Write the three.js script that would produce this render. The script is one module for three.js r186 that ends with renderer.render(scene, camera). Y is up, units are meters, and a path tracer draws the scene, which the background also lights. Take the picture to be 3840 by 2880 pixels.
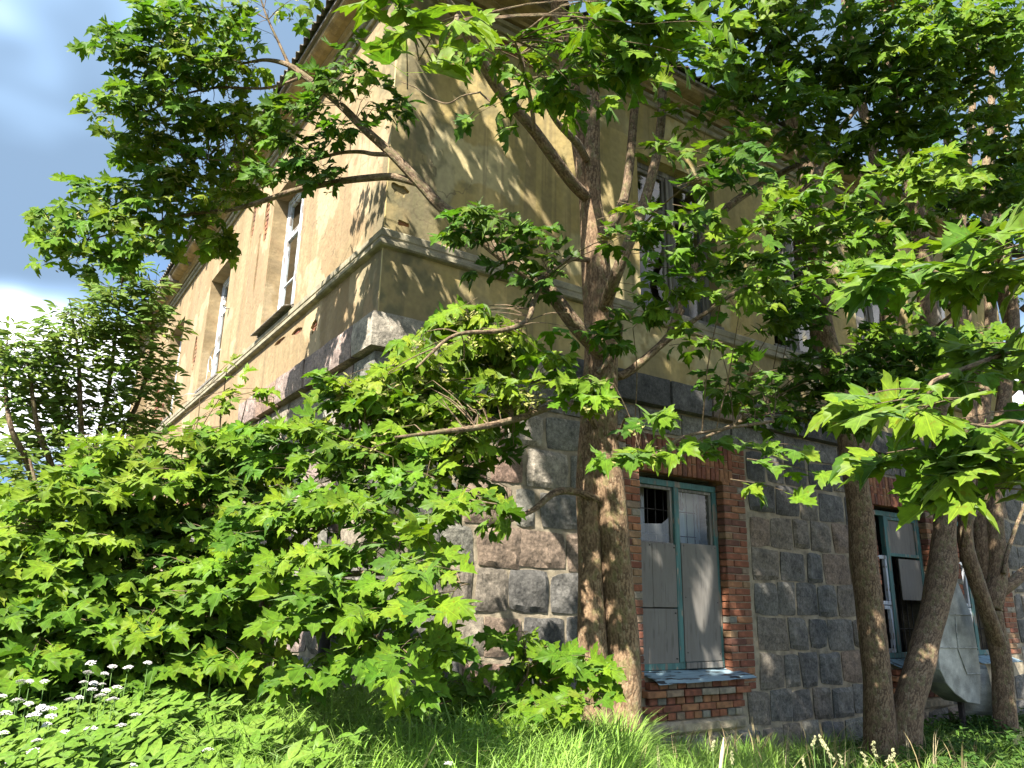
import * as THREE from 'three';
import { mergeGeometries, toCreasedNormals } from 'three/addons/utils/BufferGeometryUtils.js';

// ---------------------------------------------------------------- camera, sky, sun, exposure
const scene = new THREE.Scene();
const rad = Math.PI / 180;
const F = 2888, CX = 1920, CY = 1440;                       // focal length in pixels of the 3840 x 2880 photograph
const camera = new THREE.PerspectiveCamera(2 * Math.atan(CY / F) / rad, 4 / 3, 0.05, 900);
camera.position.set(-2.631, 1.6, 6.162);
camera.rotation.order = 'YXZ';
camera.rotation.set(15.88 * rad, -33.70 * rad, 1.155 * rad);
camera.updateMatrixWorld(true);
scene.add(camera);
const renderer = new THREE.WebGLRenderer({ antialias: true });
renderer.toneMapping = THREE.LinearToneMapping;
renderer.toneMappingExposure = 3.9;
renderer.shadowMap.enabled = true;

const V = (x, y, z) => new THREE.Vector3(x, y, z);
const SUN = V(-0.65, 1, 0.42).normalize();
const sun = new THREE.DirectionalLight(new THREE.Color(1, 0.95, 0.87), 4.6);
sun.position.copy(SUN).multiplyScalar(40); sun.target.position.set(2, 2, 0);
sun.castShadow = true; sun.shadow.mapSize.set(4096, 4096);
Object.assign(sun.shadow.camera, { left: -20, right: 20, top: 20, bottom: -20, near: 1, far: 90 });
scene.add(sun, sun.target);

// ---------------------------------------------------------------- random numbers and noise
function mulberry(a) { return () => { a |= 0; a = a + 0x6D2B79F5 | 0; let t = Math.imul(a ^ a >>> 15, 1 | a); t = t + Math.imul(t ^ t >>> 7, 61 | t) ^ t; return ((t ^ t >>> 14) >>> 0) / 4294967296; }; }
let rnd = mulberry(7);
const rr = (a, b) => a + (b - a) * rnd();
const pick = a => a[Math.floor(rnd() * a.length)];
const clamp = (x, a = 0, b = 1) => Math.min(b, Math.max(a, x));
const sstep = (a, b, x) => { const t = clamp((x - a) / (b - a)); return t * t * (3 - 2 * t); };
const lerp = (a, b, t) => a + (b - a) * t;
function hash2(x, y, s) { let h = Math.imul(x, 374761393) + Math.imul(y, 668265263) + Math.imul(s, 982451653); h = Math.imul(h ^ h >>> 13, 1274126177); return ((h ^ h >>> 16) >>> 0) / 4294967296; }
function vn(x, y, s = 0) { const xi = Math.floor(x), yi = Math.floor(y); let u = x - xi, v = y - yi; u = u * u * (3 - 2 * u); v = v * v * (3 - 2 * v); return lerp(lerp(hash2(xi, yi, s), hash2(xi + 1, yi, s), u), lerp(hash2(xi, yi + 1, s), hash2(xi + 1, yi + 1, s), u), v); }
function fbm(x, y, o = 4, s = 0) { let a = 0.5, r = 0, n = 0; for (let i = 0; i < o; i++) { r += a * vn(x, y, s + i * 17); n += a; a *= 0.5; x *= 2.03; y *= 2.03; } return r / n; }
function h3(x, y, z, s) { return hash2(Math.imul(x, 73856) + y | 0, z, s); }
function vn3(x, y, z, s = 0) { const xi = Math.floor(x), yi = Math.floor(y), zi = Math.floor(z); let u = x - xi, v = y - yi, w = z - zi; u = u * u * (3 - 2 * u); v = v * v * (3 - 2 * v); w = w * w * (3 - 2 * w); const L = k => lerp(lerp(h3(xi, yi, zi + k, s), h3(xi + 1, yi, zi + k, s), u), lerp(h3(xi, yi + 1, zi + k, s), h3(xi + 1, yi + 1, zi + k, s), u), v); return lerp(L(0), L(1), w); }
function fbm3(x, y, z, o = 4, s = 0) { let a = 0.5, r = 0, n = 0; for (let i = 0; i < o; i++) { r += a * vn3(x, y, z, s + i * 13); n += a; a *= 0.5; x *= 2.03; y *= 2.03; z *= 2.03; } return r / n; }

// ---------------------------------------------------------------- the sky: broken summer clouds over blue
{
  const W = 1024, H = 512, d = new Float32Array(W * H * 4);
  for (let j = 0; j < H; j++) for (let i = 0; i < W; i++) {
    const el = (j + 0.5) / H * Math.PI - Math.PI / 2, az = ((i + 0.5) / W - 0.5) * 2 * Math.PI;
    const x = Math.cos(el) * Math.cos(az), y = Math.sin(el), z = Math.cos(el) * Math.sin(az);
    const k = 1 / Math.max(0.10, y + 0.10), u = x * k, w = z * k;
    const c = fbm3(u * 0.8 + 73.1, w * 0.8 + 1.7, 0.4, 5, 5), cov = sstep(0.33, 0.45, c);
    const thick = fbm3(u * 1.1 + 9, w * 1.1 - 73.1, 1.3, 5, 31);
    const up = clamp(y), blue = [lerp(0.10, 0.03, up), lerp(0.24, 0.12, up), lerp(0.52, 0.42, up)];
    const g = lerp(0.14, 0.95, sstep(0.40, 0.82, thick)), tint = sstep(0.2, 0.5, g), cl = [g * lerp(0.62, 0.98, tint), g * lerp(0.93, 1.0, tint), g * lerp(1.36, 1.04, tint)];
    const o = (j * W + i) * 4;
    for (let q = 0; q < 3; q++) d[o + q] = lerp(blue[q], cl[q], cov);
    if (y < 0) { d[o] = 0.12; d[o + 1] = 0.14; d[o + 2] = 0.12; }
    d[o + 3] = 1;
  }
  const t = new THREE.DataTexture(d, W, H, THREE.RGBAFormat, THREE.FloatType);
  t.mapping = THREE.EquirectangularReflectionMapping; t.magFilter = t.minFilter = THREE.LinearFilter; t.wrapS = THREE.RepeatWrapping; t.needsUpdate = true;
  scene.background = t; scene.environment = t;
}

// ---------------------------------------------------------------- from a measured picture point to the place in the world
const E4 = camera.matrixWorld.clone(), CP = camera.position.clone(), E4i = E4.clone().invert();
const ray = (px, py) => V((px - CX) / F, -(py - CY) / F, -1).transformDirection(E4);
const at = (px, py, dist) => CP.clone().addScaledVector(ray(px, py), dist);
const onZ = (px, py, z = 0) => { const r = ray(px, py); return CP.clone().addScaledVector(r, (z - CP.z) / r.z); };
const onX = (px, py, x = 0) => { const r = ray(px, py); return CP.clone().addScaledVector(r, (x - CP.x) / r.x); };
const proj = p => { const q = p.clone().applyMatrix4(E4i); return [CX + F * q.x / -q.z, CY - F * q.y / -q.z, -q.z]; };
const ground = (x, z) => (0.20 - 0.26 * sstep(0.0, 3.2, z)) * (1 - sstep(-1.7, -0.5, x)) + lerp(0.36, -0.14, sstep(-0.3, 4.6, x)) - 0.18 * sstep(2.2, 5.5, z) + 0.05 * (fbm(x * 0.7 + 9, z * 0.7 + 4, 3, 3) - 0.5) - 0.3 * sstep(20, 120, Math.hypot(x, z));

// ---------------------------------------------------------------- textures
function tex(w, h, fn, { srgb = true, rep } = {}) {
  const d = new Uint8Array(w * h * 4);
  for (let j = 0; j < h; j++) for (let i = 0; i < w; i++) { const c = fn(i, j, i / w, j / h), o = (j * w + i) * 4; for (let q = 0; q < 3; q++) d[o + q] = clamp(typeof c === 'number' ? c : c[q]) * 255; d[o + 3] = 255; }
  const t = new THREE.DataTexture(d, w, h); t.magFilter = THREE.LinearFilter; t.minFilter = THREE.LinearMipmapLinearFilter; t.generateMipmaps = true;
  t.wrapS = t.wrapT = THREE.RepeatWrapping; if (srgb) t.colorSpace = THREE.SRGBColorSpace; if (rep) t.repeat.set(rep[0], rep[1]); t.needsUpdate = true; return t;
}
const tile = (f, u, v, n) => { const a = f(u * n, v * n), b = f((u - 1) * n, v * n), c = f(u * n, (v - 1) * n), e = f((u - 1) * n, (v - 1) * n); const s = sstep(0.75, 1, u), t = sstep(0.75, 1, v); return lerp(lerp(a, b, s), lerp(c, e, s), t); };
const mix3 = (a, b, t) => [lerp(a[0], b[0], t), lerp(a[1], b[1], t), lerp(a[2], b[2], t)];
// granite: a speckled grey map that each stone tints
const T_granite = tex(512, 512, (i, j, u, v) => { const g = tile((x, y) => fbm(x, y, 4, 4), u, v, 6), sp = hash2(i >> 1, j >> 1, 8), s2 = hash2(i, j, 9), m = tile((x, y) => fbm(x, y, 3, 14), u, v, 26); let c = 0.62 + 0.36 * (g - 0.5) + 0.34 * (m - 0.5) + 0.2 * (s2 - 0.5); if (sp > 0.93) c += 0.22; if (sp < 0.08) c -= 0.24; return [c * 1.0, c * 0.985, c * 0.96]; });
const T_graniteB = tex(512, 512, (i, j, u, v) => tile((x, y) => fbm(x, y, 5, 24), u, v, 14) * 0.85 + 0.15 * hash2(i >> 1, j >> 1, 3), { srgb: false });
const barkH = (u, v) => 0.55 * tile((x, y) => fbm(x * 2.4, y * 0.8, 5, 41), u, v, 9) + 0.45 * tile((x, y) => fbm(x, y, 4, 43), u, v, 26);
const T_bark = tex(512, 512, (i, j, u, v) => { const a = barkH(u, v), l = tile((x, y) => fbm(x, y, 4, 47), u, v, 6), li = tile((x, y) => fbm(x, y, 4, 52), u, v, 16), s = hash2(i, j, 44); let c = mix3([0.33, 0.275, 0.215], [0.56, 0.50, 0.42], sstep(0.32, 0.68, a)); c = mix3(c, [0.43, 0.44, 0.31], 0.55 * sstep(0.56, 0.68, l)); if (li > 0.70) c = mix3(c, [0.60, 0.60, 0.54], 0.5); const g = 0.94 + 0.12 * s; return c.map(q => q * g); });
const T_barkB = tex(512, 512, (i, j, u, v) => barkH(u, v), { srgb: false });
const T_brick = tex(256, 256, (i, j, u, v) => { const g = tile((x, y) => fbm(x, y, 5, 61), u, v, 9), s = hash2(i, j, 6); const c = 0.74 + 0.5 * (g - 0.5) + 0.14 * (s - 0.5); return [c, c * 0.985, c * 0.97]; });
const T_brickB = tex(256, 256, (i, j, u, v) => tile((x, y) => fbm(x, y, 5, 71), u, v, 12), { srgb: false });
const T_wood = tex(256, 512, (i, j, u, v) => { const a = tile((x, y) => fbm(x * 6, y * 0.5, 4, 81), u, v, 6), b = tile((x, y) => fbm(x * 2, y * 0.4, 3, 85), u, v, 4); let c = 0.55 + 0.5 * (a - 0.5) + 0.3 * (b - 0.5); return [c, c * 0.98, c * 0.95]; });
const T_woodB = tex(256, 512, (i, j, u, v) => tile((x, y) => fbm(x * 6, y * 0.5, 4, 81), u, v, 6), { srgb: false });
const T_mortar = tex(256, 256, (i, j, u, v) => { const g = tile((x, y) => fbm(x, y, 5, 91), u, v, 10), s = hash2(i, j, 2); const c = 0.62 + 0.4 * (g - 0.5) + 0.12 * (s - 0.5); return [c, c * 0.94, c * 0.83]; });
const T_paintTeal = peel([0.30, 0.47, 0.45], [0.45, 0.42, 0.37], 0.60, 101);
const T_paintWhite = peel([0.80, 0.82, 0.84], [0.46, 0.43, 0.40], 0.62, 111);
const T_paintBlue = peel([0.56, 0.66, 0.70], [0.15, 0.16, 0.17], 0.585, 121);
function peel(paint, under, cut, s) { return tex(256, 512, (i, j, u, v) => { const a = tile((x, y) => fbm(x * 3, y * 0.9, 5, s), u, v, 7), b = tile((x, y) => fbm(x * 4, y * 0.5, 3, s + 3), u, v, 8), k = sstep(cut - 0.02, cut + 0.04, a); const g = 0.9 + 0.3 * (b - 0.5); return mix3(paint.map(x => x * g), under.map(x => x * (0.75 + 0.6 * b)), k); }); }
const T_roof = tex(512, 256, (i, j, u, v) => { const a = tile((x, y) => fbm(x, y, 5, 131), u, v, 7); let c = mix3([0.30, 0.285, 0.26], [0.50, 0.48, 0.45], a); if (a > 0.62) c = mix3(c, [0.36, 0.37, 0.24], 0.5); return c; });
const T_soil = tex(512, 512, (i, j, u, v) => { const a = tile((x, y) => fbm(x, y, 5, 141), u, v, 12); return mix3([0.16, 0.15, 0.08], [0.30, 0.32, 0.14], a); }, { rep: [0.5, 0.5] });
const T_leaf = tex(256, 256, (i, j, u, v) => {      // veins run from the leaf base to the lobe tips
  const x = u * 1.5 - 0.75, y = v * 1.4 - 0.2; let e = 9;
  for (const a of [0, 0.82, -0.82, 1.75, -1.75]) { const dx = Math.sin(a), dy = Math.cos(a), t = x * dx + (y - 0.05) * dy; if (t > 0) { e = Math.min(e, Math.abs(x * dy - (y - 0.05) * dx) / (0.010 + 0.004 * (1 - t))); for (const q of [0.9, -0.9]) { const ex = Math.sin(a + q), ey = Math.cos(a + q), w = x * dy - (y - 0.05) * dx; if (Math.sign(w) === Math.sign(q)) { const ph = (t - Math.abs(w) * 0.8) * 7; e = Math.min(e, Math.abs(ph - Math.round(ph)) * 14 / 1.0 + 0.6); } } } }
  const g = 0.88 + 0.3 * (fbm(u * 14, v * 14, 3, 151) - 0.5), k = clamp(1.1 - e), sp = sstep(0.75, 0.80, fbm(u * 17 + 5, v * 17, 3, 155)); return mix3(mix3([0.88 * g, 0.92 * g, 0.84 * g], [1, 1, 0.94], k * 0.95), [0.8, 0.62, 0.5], 0.6 * sp);
});
// plaster of the two street fronts, one texel field each, in metres
function plaster(w, h, W, H, y0, kind, seed) {
  const spots = [];
  return tex(w, h, (i, j, u, v) => {
    const x = u * W, y = y0 + v * H;
    const st = fbm(x * 5.5, y * 0.55, 5, seed), bl = fbm(x * 0.9, y * 0.7, 5, seed + 7), fi = fbm(x * 9, y * 7, 4, seed + 11), gr = fbm(x * 26, y * 22, 3, seed + 19);
    let c = kind === 'R' ? mix3([0.65, 0.57, 0.36], [0.71, 0.625, 0.415], sstep(0.3, 0.7, st)) : mix3([0.535, 0.45, 0.32], [0.60, 0.515, 0.38], sstep(0.3, 0.7, st));
    const old = sstep(0.52, 0.58, bl);
    c = mix3(c, kind === 'R' ? [0.55, 0.49, 0.34] : [0.57, 0.475, 0.35], 0.8 * old);
    const pale = sstep(0.60, 0.66, fbm(x * 1.7 + 31, y * 1.5, 5, seed + 23)); c = mix3(c, kind === 'R' ? [0.76, 0.71, 0.55] : [0.70, 0.625, 0.50], 0.6 * pale);
    // grey-green growth, dense on the weather corner of the long front, in vertical runs
    const near = kind === 'R' ? 1 - sstep(0.1, 1.7, x + 0.9 * (bl - 0.5)) : 1 - sstep(0.1, 0.8, x + 0.6 * (bl - 0.5));
    const alg = sstep(0.44, 0.60, 0.5 * fbm(x * 3.2, y * 0.8, 5, seed + 29) + 0.5 * fi) * (kind === 'R' ? 0.26 + 0.6 * near : 0.2 + 0.55 * near);
    c = mix3(c, [0.36, 0.345, 0.25], 0.85 * alg);
    if (kind === 'R' && y > 7.2) c = mix3(c, [0.56, 0.50, 0.36], 0.5 * sstep(0.45, 0.6, st));
    const run = sstep(0.62, 0.72, fbm(x * 13, y * 0.35, 4, seed + 37)); c = mix3(c, [0.42, 0.37, 0.28], 0.3 * run);
    const crack = Math.abs(fbm(x * 1.3 + 5, y * 1.3, 5, seed + 43) - 0.5); if (crack < 0.003 && bl > 0.45) c = mix3(c, [0.35, 0.30, 0.22], 0.5);
    const g = 1 + 0.16 * (fi - 0.5) + 0.14 * (gr - 0.5); return c.map(q => q * g);
  });
}
const T_plR = plaster(1600, 560, 12.5, 4.1, 4.1, 'R', 201); T_plR.repeat.set(1 / 12.5, 1 / 4.1); T_plR.offset.set(0, -4.1 / 4.1);
const T_plL = plaster(1600, 820, 16.2, 8.4, -0.3, 'L', 301); T_plL.repeat.set(1 / 16.2, 1 / 8.4); T_plL.offset.set(0, 0.3 / 8.4);
const T_plB = tex(512, 512, (i, j, u, v) => tile((x, y) => fbm(x, y, 5, 401), u, v, 16) * 0.7 + 0.3 * tile((x, y) => fbm(x, y, 3, 405), u, v, 5), { srgb: false });

const T_ply = tex(512, 512, (i, j, u, v) => { const a = fbm(u * 40, v * 5, 4, 501), b = fbm(u * 5, v * 4, 4, 505), st = sstep(0.6, 0.72, fbm(u * 60, v * 3.5, 3, 509)); let c = mix3([0.47, 0.45, 0.42], [0.58, 0.565, 0.54], 0.5 * a + 0.5 * b); c = mix3(c, [0.33, 0.315, 0.295], 0.35 * st * sstep(0.5, 0.6, b)); return c; });
const std = (o) => new THREE.MeshStandardMaterial({ roughness: 0.9, ...o });
const M = {};
M.plR = std({ map: T_plR, bumpMap: T_plB, bumpScale: 0.008, roughness: 0.95 });
M.plL = std({ map: T_plL, bumpMap: T_plB, bumpScale: 0.010, roughness: 0.95 });
M.mortar = std({ map: T_mortar, color: new THREE.Color(0.80, 0.76, 0.68), bumpMap: T_graniteB, bumpScale: 0.01 });
M.inner = std({ color: new THREE.Color(0.16, 0.155, 0.14) });
const stoneTints = [[0.20, 0.205, 0.215], [0.24, 0.245, 0.25], [0.27, 0.25, 0.23], [0.33, 0.265, 0.225], [0.15, 0.155, 0.165], [0.36, 0.335, 0.30], [0.40, 0.29, 0.255], [0.30, 0.31, 0.30], [0.10, 0.105, 0.115], [0.46, 0.44, 0.41], [0.42, 0.345, 0.35]];
M.stone = stoneTints.map(c => std({ map: T_granite, color: new THREE.Color(c[0] * 1.72, c[1] * 1.62, c[2] * 1.42), bumpMap: T_graniteB, bumpScale: 0.012 }));
const brickTints = [[0.36, 0.105, 0.055], [0.42, 0.135, 0.07], [0.30, 0.085, 0.05], [0.46, 0.175, 0.085], [0.22, 0.075, 0.05], [0.34, 0.13, 0.08], [0.40, 0.20, 0.11]];
M.brick = brickTints.map(c => std({ map: T_brick, color: new THREE.Color(c[0] * 1.08, c[1] * 1.35, c[2] * 1.3), bumpMap: T_brickB, bumpScale: 0.005 }));
M.brickOld = [[0.33, 0.29, 0.22], [0.30, 0.22, 0.15], [0.24, 0.23, 0.19]].map(c => std({ map: T_brick, color: new THREE.Color(c[0] * 1.3, c[1] * 1.3, c[2] * 1.3), bumpMap: T_brickB, bumpScale: 0.006 }));
M.teal = std({ map: T_paintTeal, roughness: 0.7, bumpMap: T_woodB, bumpScale: 0.004 });
M.white = std({ map: T_paintWhite, roughness: 0.65, bumpMap: T_woodB, bumpScale: 0.004 });
M.wood = std({ map: T_wood, color: new THREE.Color(0.62, 0.58, 0.53), bumpMap: T_woodB, bumpScale: 0.006 });
M.ply = std({ map: T_ply, color: new THREE.Color(0.72, 0.71, 0.69), bumpMap: T_woodB, bumpScale: 0.002 });
M.sill = std({ map: T_paintBlue, roughness: 0.45, metalness: 0.0, bumpMap: T_brickB, bumpScale: 0.006 });
M.moulding = std({ map: T_mortar, color: new THREE.Color(0.72, 0.72, 0.62), bumpMap: T_plB, bumpScale: 0.01 });
M.cornice = std({ map: T_mortar, color: new THREE.Color(0.86, 0.72, 0.48), bumpMap: T_plB, bumpScale: 0.01 });
M.roof = std({ map: T_roof, bumpMap: T_brickB, bumpScale: 0.005 });
M.iron = std({ color: new THREE.Color(0.05, 0.042, 0.038), roughness: 0.75, metalness: 0.3 });
M.zinc = std({ map: T_mortar, color: new THREE.Color(1.0, 1.15, 1.3), roughness: 0.4, metalness: 0.15 });
M.porcelain = std({ color: new THREE.Color(0.8, 0.8, 0.78), roughness: 0.25 });
M.glass = new THREE.MeshPhysicalMaterial({ color: 0xeef3f0, transmission: 1, thickness: 0, roughness: 0.03, ior: 1.5, transparent: true });
M.dirtyGlass = new THREE.MeshPhysicalMaterial({ color: new THREE.Color(0.30, 0.32, 0.31), transmission: 0.75, thickness: 0, roughness: 0.12, ior: 1.5, transparent: true });
M.curtain = std({ color: new THREE.Color(0.42, 0.45, 0.42) });
M.cloth = new THREE.MeshPhysicalMaterial({ color: new THREE.Color(0.62, 0.60, 0.54), transmission: 0.3, thickness: 0, roughness: 1 });
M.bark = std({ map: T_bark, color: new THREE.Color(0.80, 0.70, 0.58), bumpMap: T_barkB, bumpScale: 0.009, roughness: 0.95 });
M.barkRustLit = std({ map: T_bark, color: new THREE.Color(1.02, 0.86, 0.69), bumpMap: T_barkB, bumpScale: 0.009, roughness: 0.95 });  // reddish algae tint, plus the lit trunk's lightness put into the colour
M.soil = std({ map: T_soil, roughness: 1 });
const leafMat = (c, o = {}) => new THREE.MeshPhysicalMaterial({ map: T_leaf, color: new THREE.Color(...c), side: THREE.DoubleSide, transmission: 0.46, thickness: 0, roughness: 1, specularIntensity: 0.2, clearcoat: 0.16, clearcoatRoughness: 0.38, ...o });

// ---------------------------------------------------------------- small geometry helpers
function boxUV(g, s = 1, jx = 0, jy = 0) {
  if (g.index) g = g.toNonIndexed();
  const p = g.attributes.position, uv = new Float32Array(p.count * 2), a = V(), b = V(), c = V();
  for (let i = 0; i < p.count; i += 3) {
    a.fromBufferAttribute(p, i); b.fromBufferAttribute(p, i + 1); c.fromBufferAttribute(p, i + 2);
    const n = b.clone().sub(a).cross(c.clone().sub(a)), x = Math.abs(n.x), y = Math.abs(n.y), z = Math.abs(n.z);
    [a, b, c].forEach((q, k) => { const [u, v] = z >= x && z >= y ? [q.x, q.y] : x >= y ? [q.z, q.y] : [q.x, q.z]; uv[(i + k) * 2] = u * s + jx; uv[(i + k) * 2 + 1] = v * s + jy; });
  }
  g.setAttribute('uv', new THREE.BufferAttribute(uv, 2)); return g;
}
function rawGeo(pos, idx) { const g = new THREE.BufferGeometry(); g.setAttribute('position', new THREE.Float32BufferAttribute(pos, 3)); g.setIndex(idx); return g; }
function bevelBox(w, h, d, b) {           // 44 triangles, flat shaded
  const pos = [], id = {}, X = w / 2, Y = h / 2, Z = d / 2;
  const vert = (sx, sy, sz, ax) => { const k = [sx, sy, sz, ax].join(); if (!(k in id)) { id[k] = pos.length / 3; pos.push(sx * (X - (ax === 0 ? 0 : b)), sy * (Y - (ax === 1 ? 0 : b)), sz * (Z - (ax === 2 ? 0 : b))); } return id[k]; };
  const ix = [], tri = (a, c, e) => { const A = V().fromArray(pos, a * 3), B = V().fromArray(pos, c * 3), C = V().fromArray(pos, e * 3), n = B.clone().sub(A).cross(C.clone().sub(A)); if (n.dot(A.add(B).add(C)) < 0) ix.push(a, e, c); else ix.push(a, c, e); }, quad = (a, c, e, f) => { tri(a, c, e); tri(a, e, f); };
  for (const s of [-1, 1]) { quad(vert(s, -1, -1, 0), vert(s, 1, -1, 0), vert(s, 1, 1, 0), vert(s, -1, 1, 0)); quad(vert(-1, s, -1, 1), vert(1, s, -1, 1), vert(1, s, 1, 1), vert(-1, s, 1, 1)); quad(vert(-1, -1, s, 2), vert(1, -1, s, 2), vert(1, 1, s, 2), vert(-1, 1, s, 2)); }
  for (const s of [-1, 1]) for (const t of [-1, 1]) { quad(vert(s, t, -1, 0), vert(s, t, 1, 0), vert(s, t, 1, 1), vert(s, t, -1, 1)); quad(vert(s, -1, t, 0), vert(s, 1, t, 0), vert(s, 1, t, 2), vert(s, -1, t, 2)); quad(vert(-1, s, t, 1), vert(1, s, t, 1), vert(1, s, t, 2), vert(-1, s, t, 2)); for (const q of [-1, 1]) tri(vert(s, t, q, 0), vert(s, t, q, 1), vert(s, t, q, 2)); }
  return rawGeo(pos, ix);
}
const finish = g => { g.computeVertexNormals(); return g; };
function bbox(x0, x1, y0, y1, z0, z1, b = 0.004, uvs = 1) { const w = Math.abs(x1 - x0), h = Math.abs(y1 - y0), d = Math.abs(z1 - z0); const g = boxUV(bevelBox(w, h, d, Math.min(b, w / 3, h / 3, d / 3)), uvs, rnd(), rnd()); g.translate((x0 + x1) / 2, (y0 + y1) / 2, (z0 + z1) / 2); return finish(g); }
function mesh(name, g, m, parent, kind) { const o = new THREE.Mesh(g, m); o.name = name; o.castShadow = o.receiveShadow = true; if (kind) o.userData.kind = kind; (parent || scene).add(o); return o; }
const merge = a => mergeGeometries(a.map(g => { const h = g.index ? g.toNonIndexed() : g; for (const k of Object.keys(h.attributes)) if (!['position', 'normal', 'uv', 'color'].includes(k)) h.deleteAttribute(k); return h; }));
const taken = {};
function thing(name, label, category, group, kind) { const o = new THREE.Group(); const n = taken[name] = (taken[name] ?? -1) + 1; o.name = n ? name + '_' + String(n).padStart(3, '0') : name; scene.add(o); tag(o, label, category, group, kind); return o; }
function tag(o, label, category, group, kind) { if (label) o.userData.label = label; if (category) o.userData.category = category; if (group) o.userData.group = group; if (kind) o.userData.kind = kind; return o; }
// a tapered, slightly uneven tube through points
function limb(pts, radii, { sides = 10, seg = 8, rough = 0.08, seed = 1, cap = true } = {}) {
  const curve = new THREE.CatmullRomCurve3(pts, false, 'centripetal'), N = Math.max(2, Math.round(seg * (pts.length - 1)));
  const pos = [], uv = [], ix = [], fr = curve.computeFrenetFrames(N, false), L = curve.getLength();
  for (let i = 0; i <= N; i++) {
    const t = i / N, p = curve.getPointAt(t), k = curve.getUtoTmapping(t) * (radii.length - 1), a = Math.min(radii.length - 2, Math.floor(k)), r = lerp(radii[a], radii[a + 1], k - a);
    for (let j = 0; j <= sides; j++) {
      const th = j / sides * 2 * Math.PI, cs = Math.cos(th), sn = Math.sin(th), q = r * (1 + rough * 2 * (fbm3(cs * 1.3 + seed * 7, sn * 1.3, t * L * 1.6, 3, seed) - 0.5));
      pos.push(p.x + q * (cs * fr.normals[i].x + sn * fr.binormals[i].x), p.y + q * (cs * fr.normals[i].y + sn * fr.binormals[i].y), p.z + q * (cs * fr.normals[i].z + sn * fr.binormals[i].z));
      uv.push(j / sides * Math.max(0.25, Math.round(2 * Math.PI * r / 0.3 * 4) / 4), t * L * 2.6);
      if (i < N && j < sides) { const o = i * (sides + 1) + j; ix.push(o, o + 1, o + sides + 1, o + 1, o + sides + 2, o + sides + 1); }
    }
  }
  if (cap) for (const [row, flip] of [[0, true], [N, false]]) { const c = pos.length / 3, p = curve.getPointAt(row / N); pos.push(p.x, p.y, p.z); uv.push(0.1, 0.1); for (let j = 0; j < sides; j++) { const o = row * (sides + 1) + j; flip ? ix.push(c, o + 1, o) : ix.push(c, o, o + 1); } }
  const g = rawGeo(pos, ix); g.setAttribute('uv', new THREE.Float32BufferAttribute(uv, 2)); g.computeVertexNormals(); return g;
}
// ---------------------------------------------------------------- the ground
{
  const R = [0, 0.5, 1, 1.5, 2, 2.5, 3, 3.5, 4, 4.6, 5.3, 6, 7, 8, 9.5, 11, 13, 16, 20, 26, 35, 50, 80, 140, 280, 500], S = 64, pos = [], uv = [], ix = [];
  R.forEach((r, i) => { for (let j = 0; j <= S; j++) { const a = j / S * 2 * Math.PI, x = 0.5 + r * Math.cos(a), z = 1.5 + r * Math.sin(a); pos.push(x, ground(x, z), z); uv.push(x, z); if (i < R.length - 1 && j < S) { const o = i * (S + 1) + j; ix.push(o, o + 1, o + S + 1, o + 1, o + S + 2, o + S + 1); } } });
  const g = rawGeo(pos, ix); g.setAttribute('uv', new THREE.Float32BufferAttribute(uv, 2)); g.computeVertexNormals();
  tag(mesh('ground', g, M.soil), 'uneven grassy ground sloping down along the stone wall', 'ground', null, 'structure');
}

// ---------------------------------------------------------------- the building
const XR = 12.4, SL = 16.1, YC = 4.12;                      // length of the right front, of the left front; top of the granite course
const house = thing('stone_building', 'old two-storey building, ochre plaster above rough granite blocks, seen at its corner', 'building');
const lowR = [[3.19, 4.51, 0.90, 3.03], [7.62, 8.93, 0.93, 3.03], [9.78, 10.92, 0.93, 3.03]];
const upR = [[3.27, 4.65, 4.99, 7.03], [5.69, 7.06, 4.99, 7.03], [7.67, 9.05, 4.99, 7.03], [9.85, 11.2, 4.99, 7.03]];
const upL = [[2.6, 4.0], [6.25, 7.69], [9.85, 11.25], [13.45, 14.85]].map(([a, b]) => [a, b, 5.03, 7.12]);
const lowL = [[6.25, 7.55, 0.93, 3.03]];
const rectPath = ([a, b, c, d]) => { const p = new THREE.Path(); p.moveTo(a, c); p.lineTo(b, c); p.lineTo(b, d); p.lineTo(a, d); p.closePath(); return p; };
const blob = (cx, cy, rx, ry, s, n = 26) => { const p = []; for (let i = 0; i < n; i++) { const a = i / n * 2 * Math.PI, k = 0.62 + 0.75 * vn(Math.cos(a) * 1.7 + s * 3.1 + 10, Math.sin(a) * 1.7 + s * 1.7 + 10, 7); p.push([cx + rx * k * Math.cos(a), cy + ry * k * Math.sin(a)]); } return p; };
const blobPath = b => { const p = new THREE.Path(); b.forEach(([x, y], i) => i ? p.lineTo(x, y) : p.moveTo(x, y)); p.closePath(); return p; };
function slab(outline, holes, depth) { const s = new THREE.Shape(); outline.forEach(([x, y], i) => i ? s.lineTo(x, y) : s.moveTo(x, y)); s.closePath(); s.holes = holes; const g = new THREE.ExtrudeGeometry(s, { depth, bevelEnabled: false, curveSegments: 1 }); return g; }
const rect = (a, b, c, d) => [[a, c], [b, c], [b, d], [a, d]];
const toLeft = g => g.rotateY(Math.PI / 2);
mesh('masonry_core', boxUV(slab(rect(0.05, XR, -0.9, YC - 0.02), lowR.map(([a, b, c, d]) => rectPath([a - 0.03, b + 0.03, c, d + 0.03])), 0.55).translate(0, 0, -0.572), 1.2), M.mortar, house).geometry.computeVertexNormals();
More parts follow.
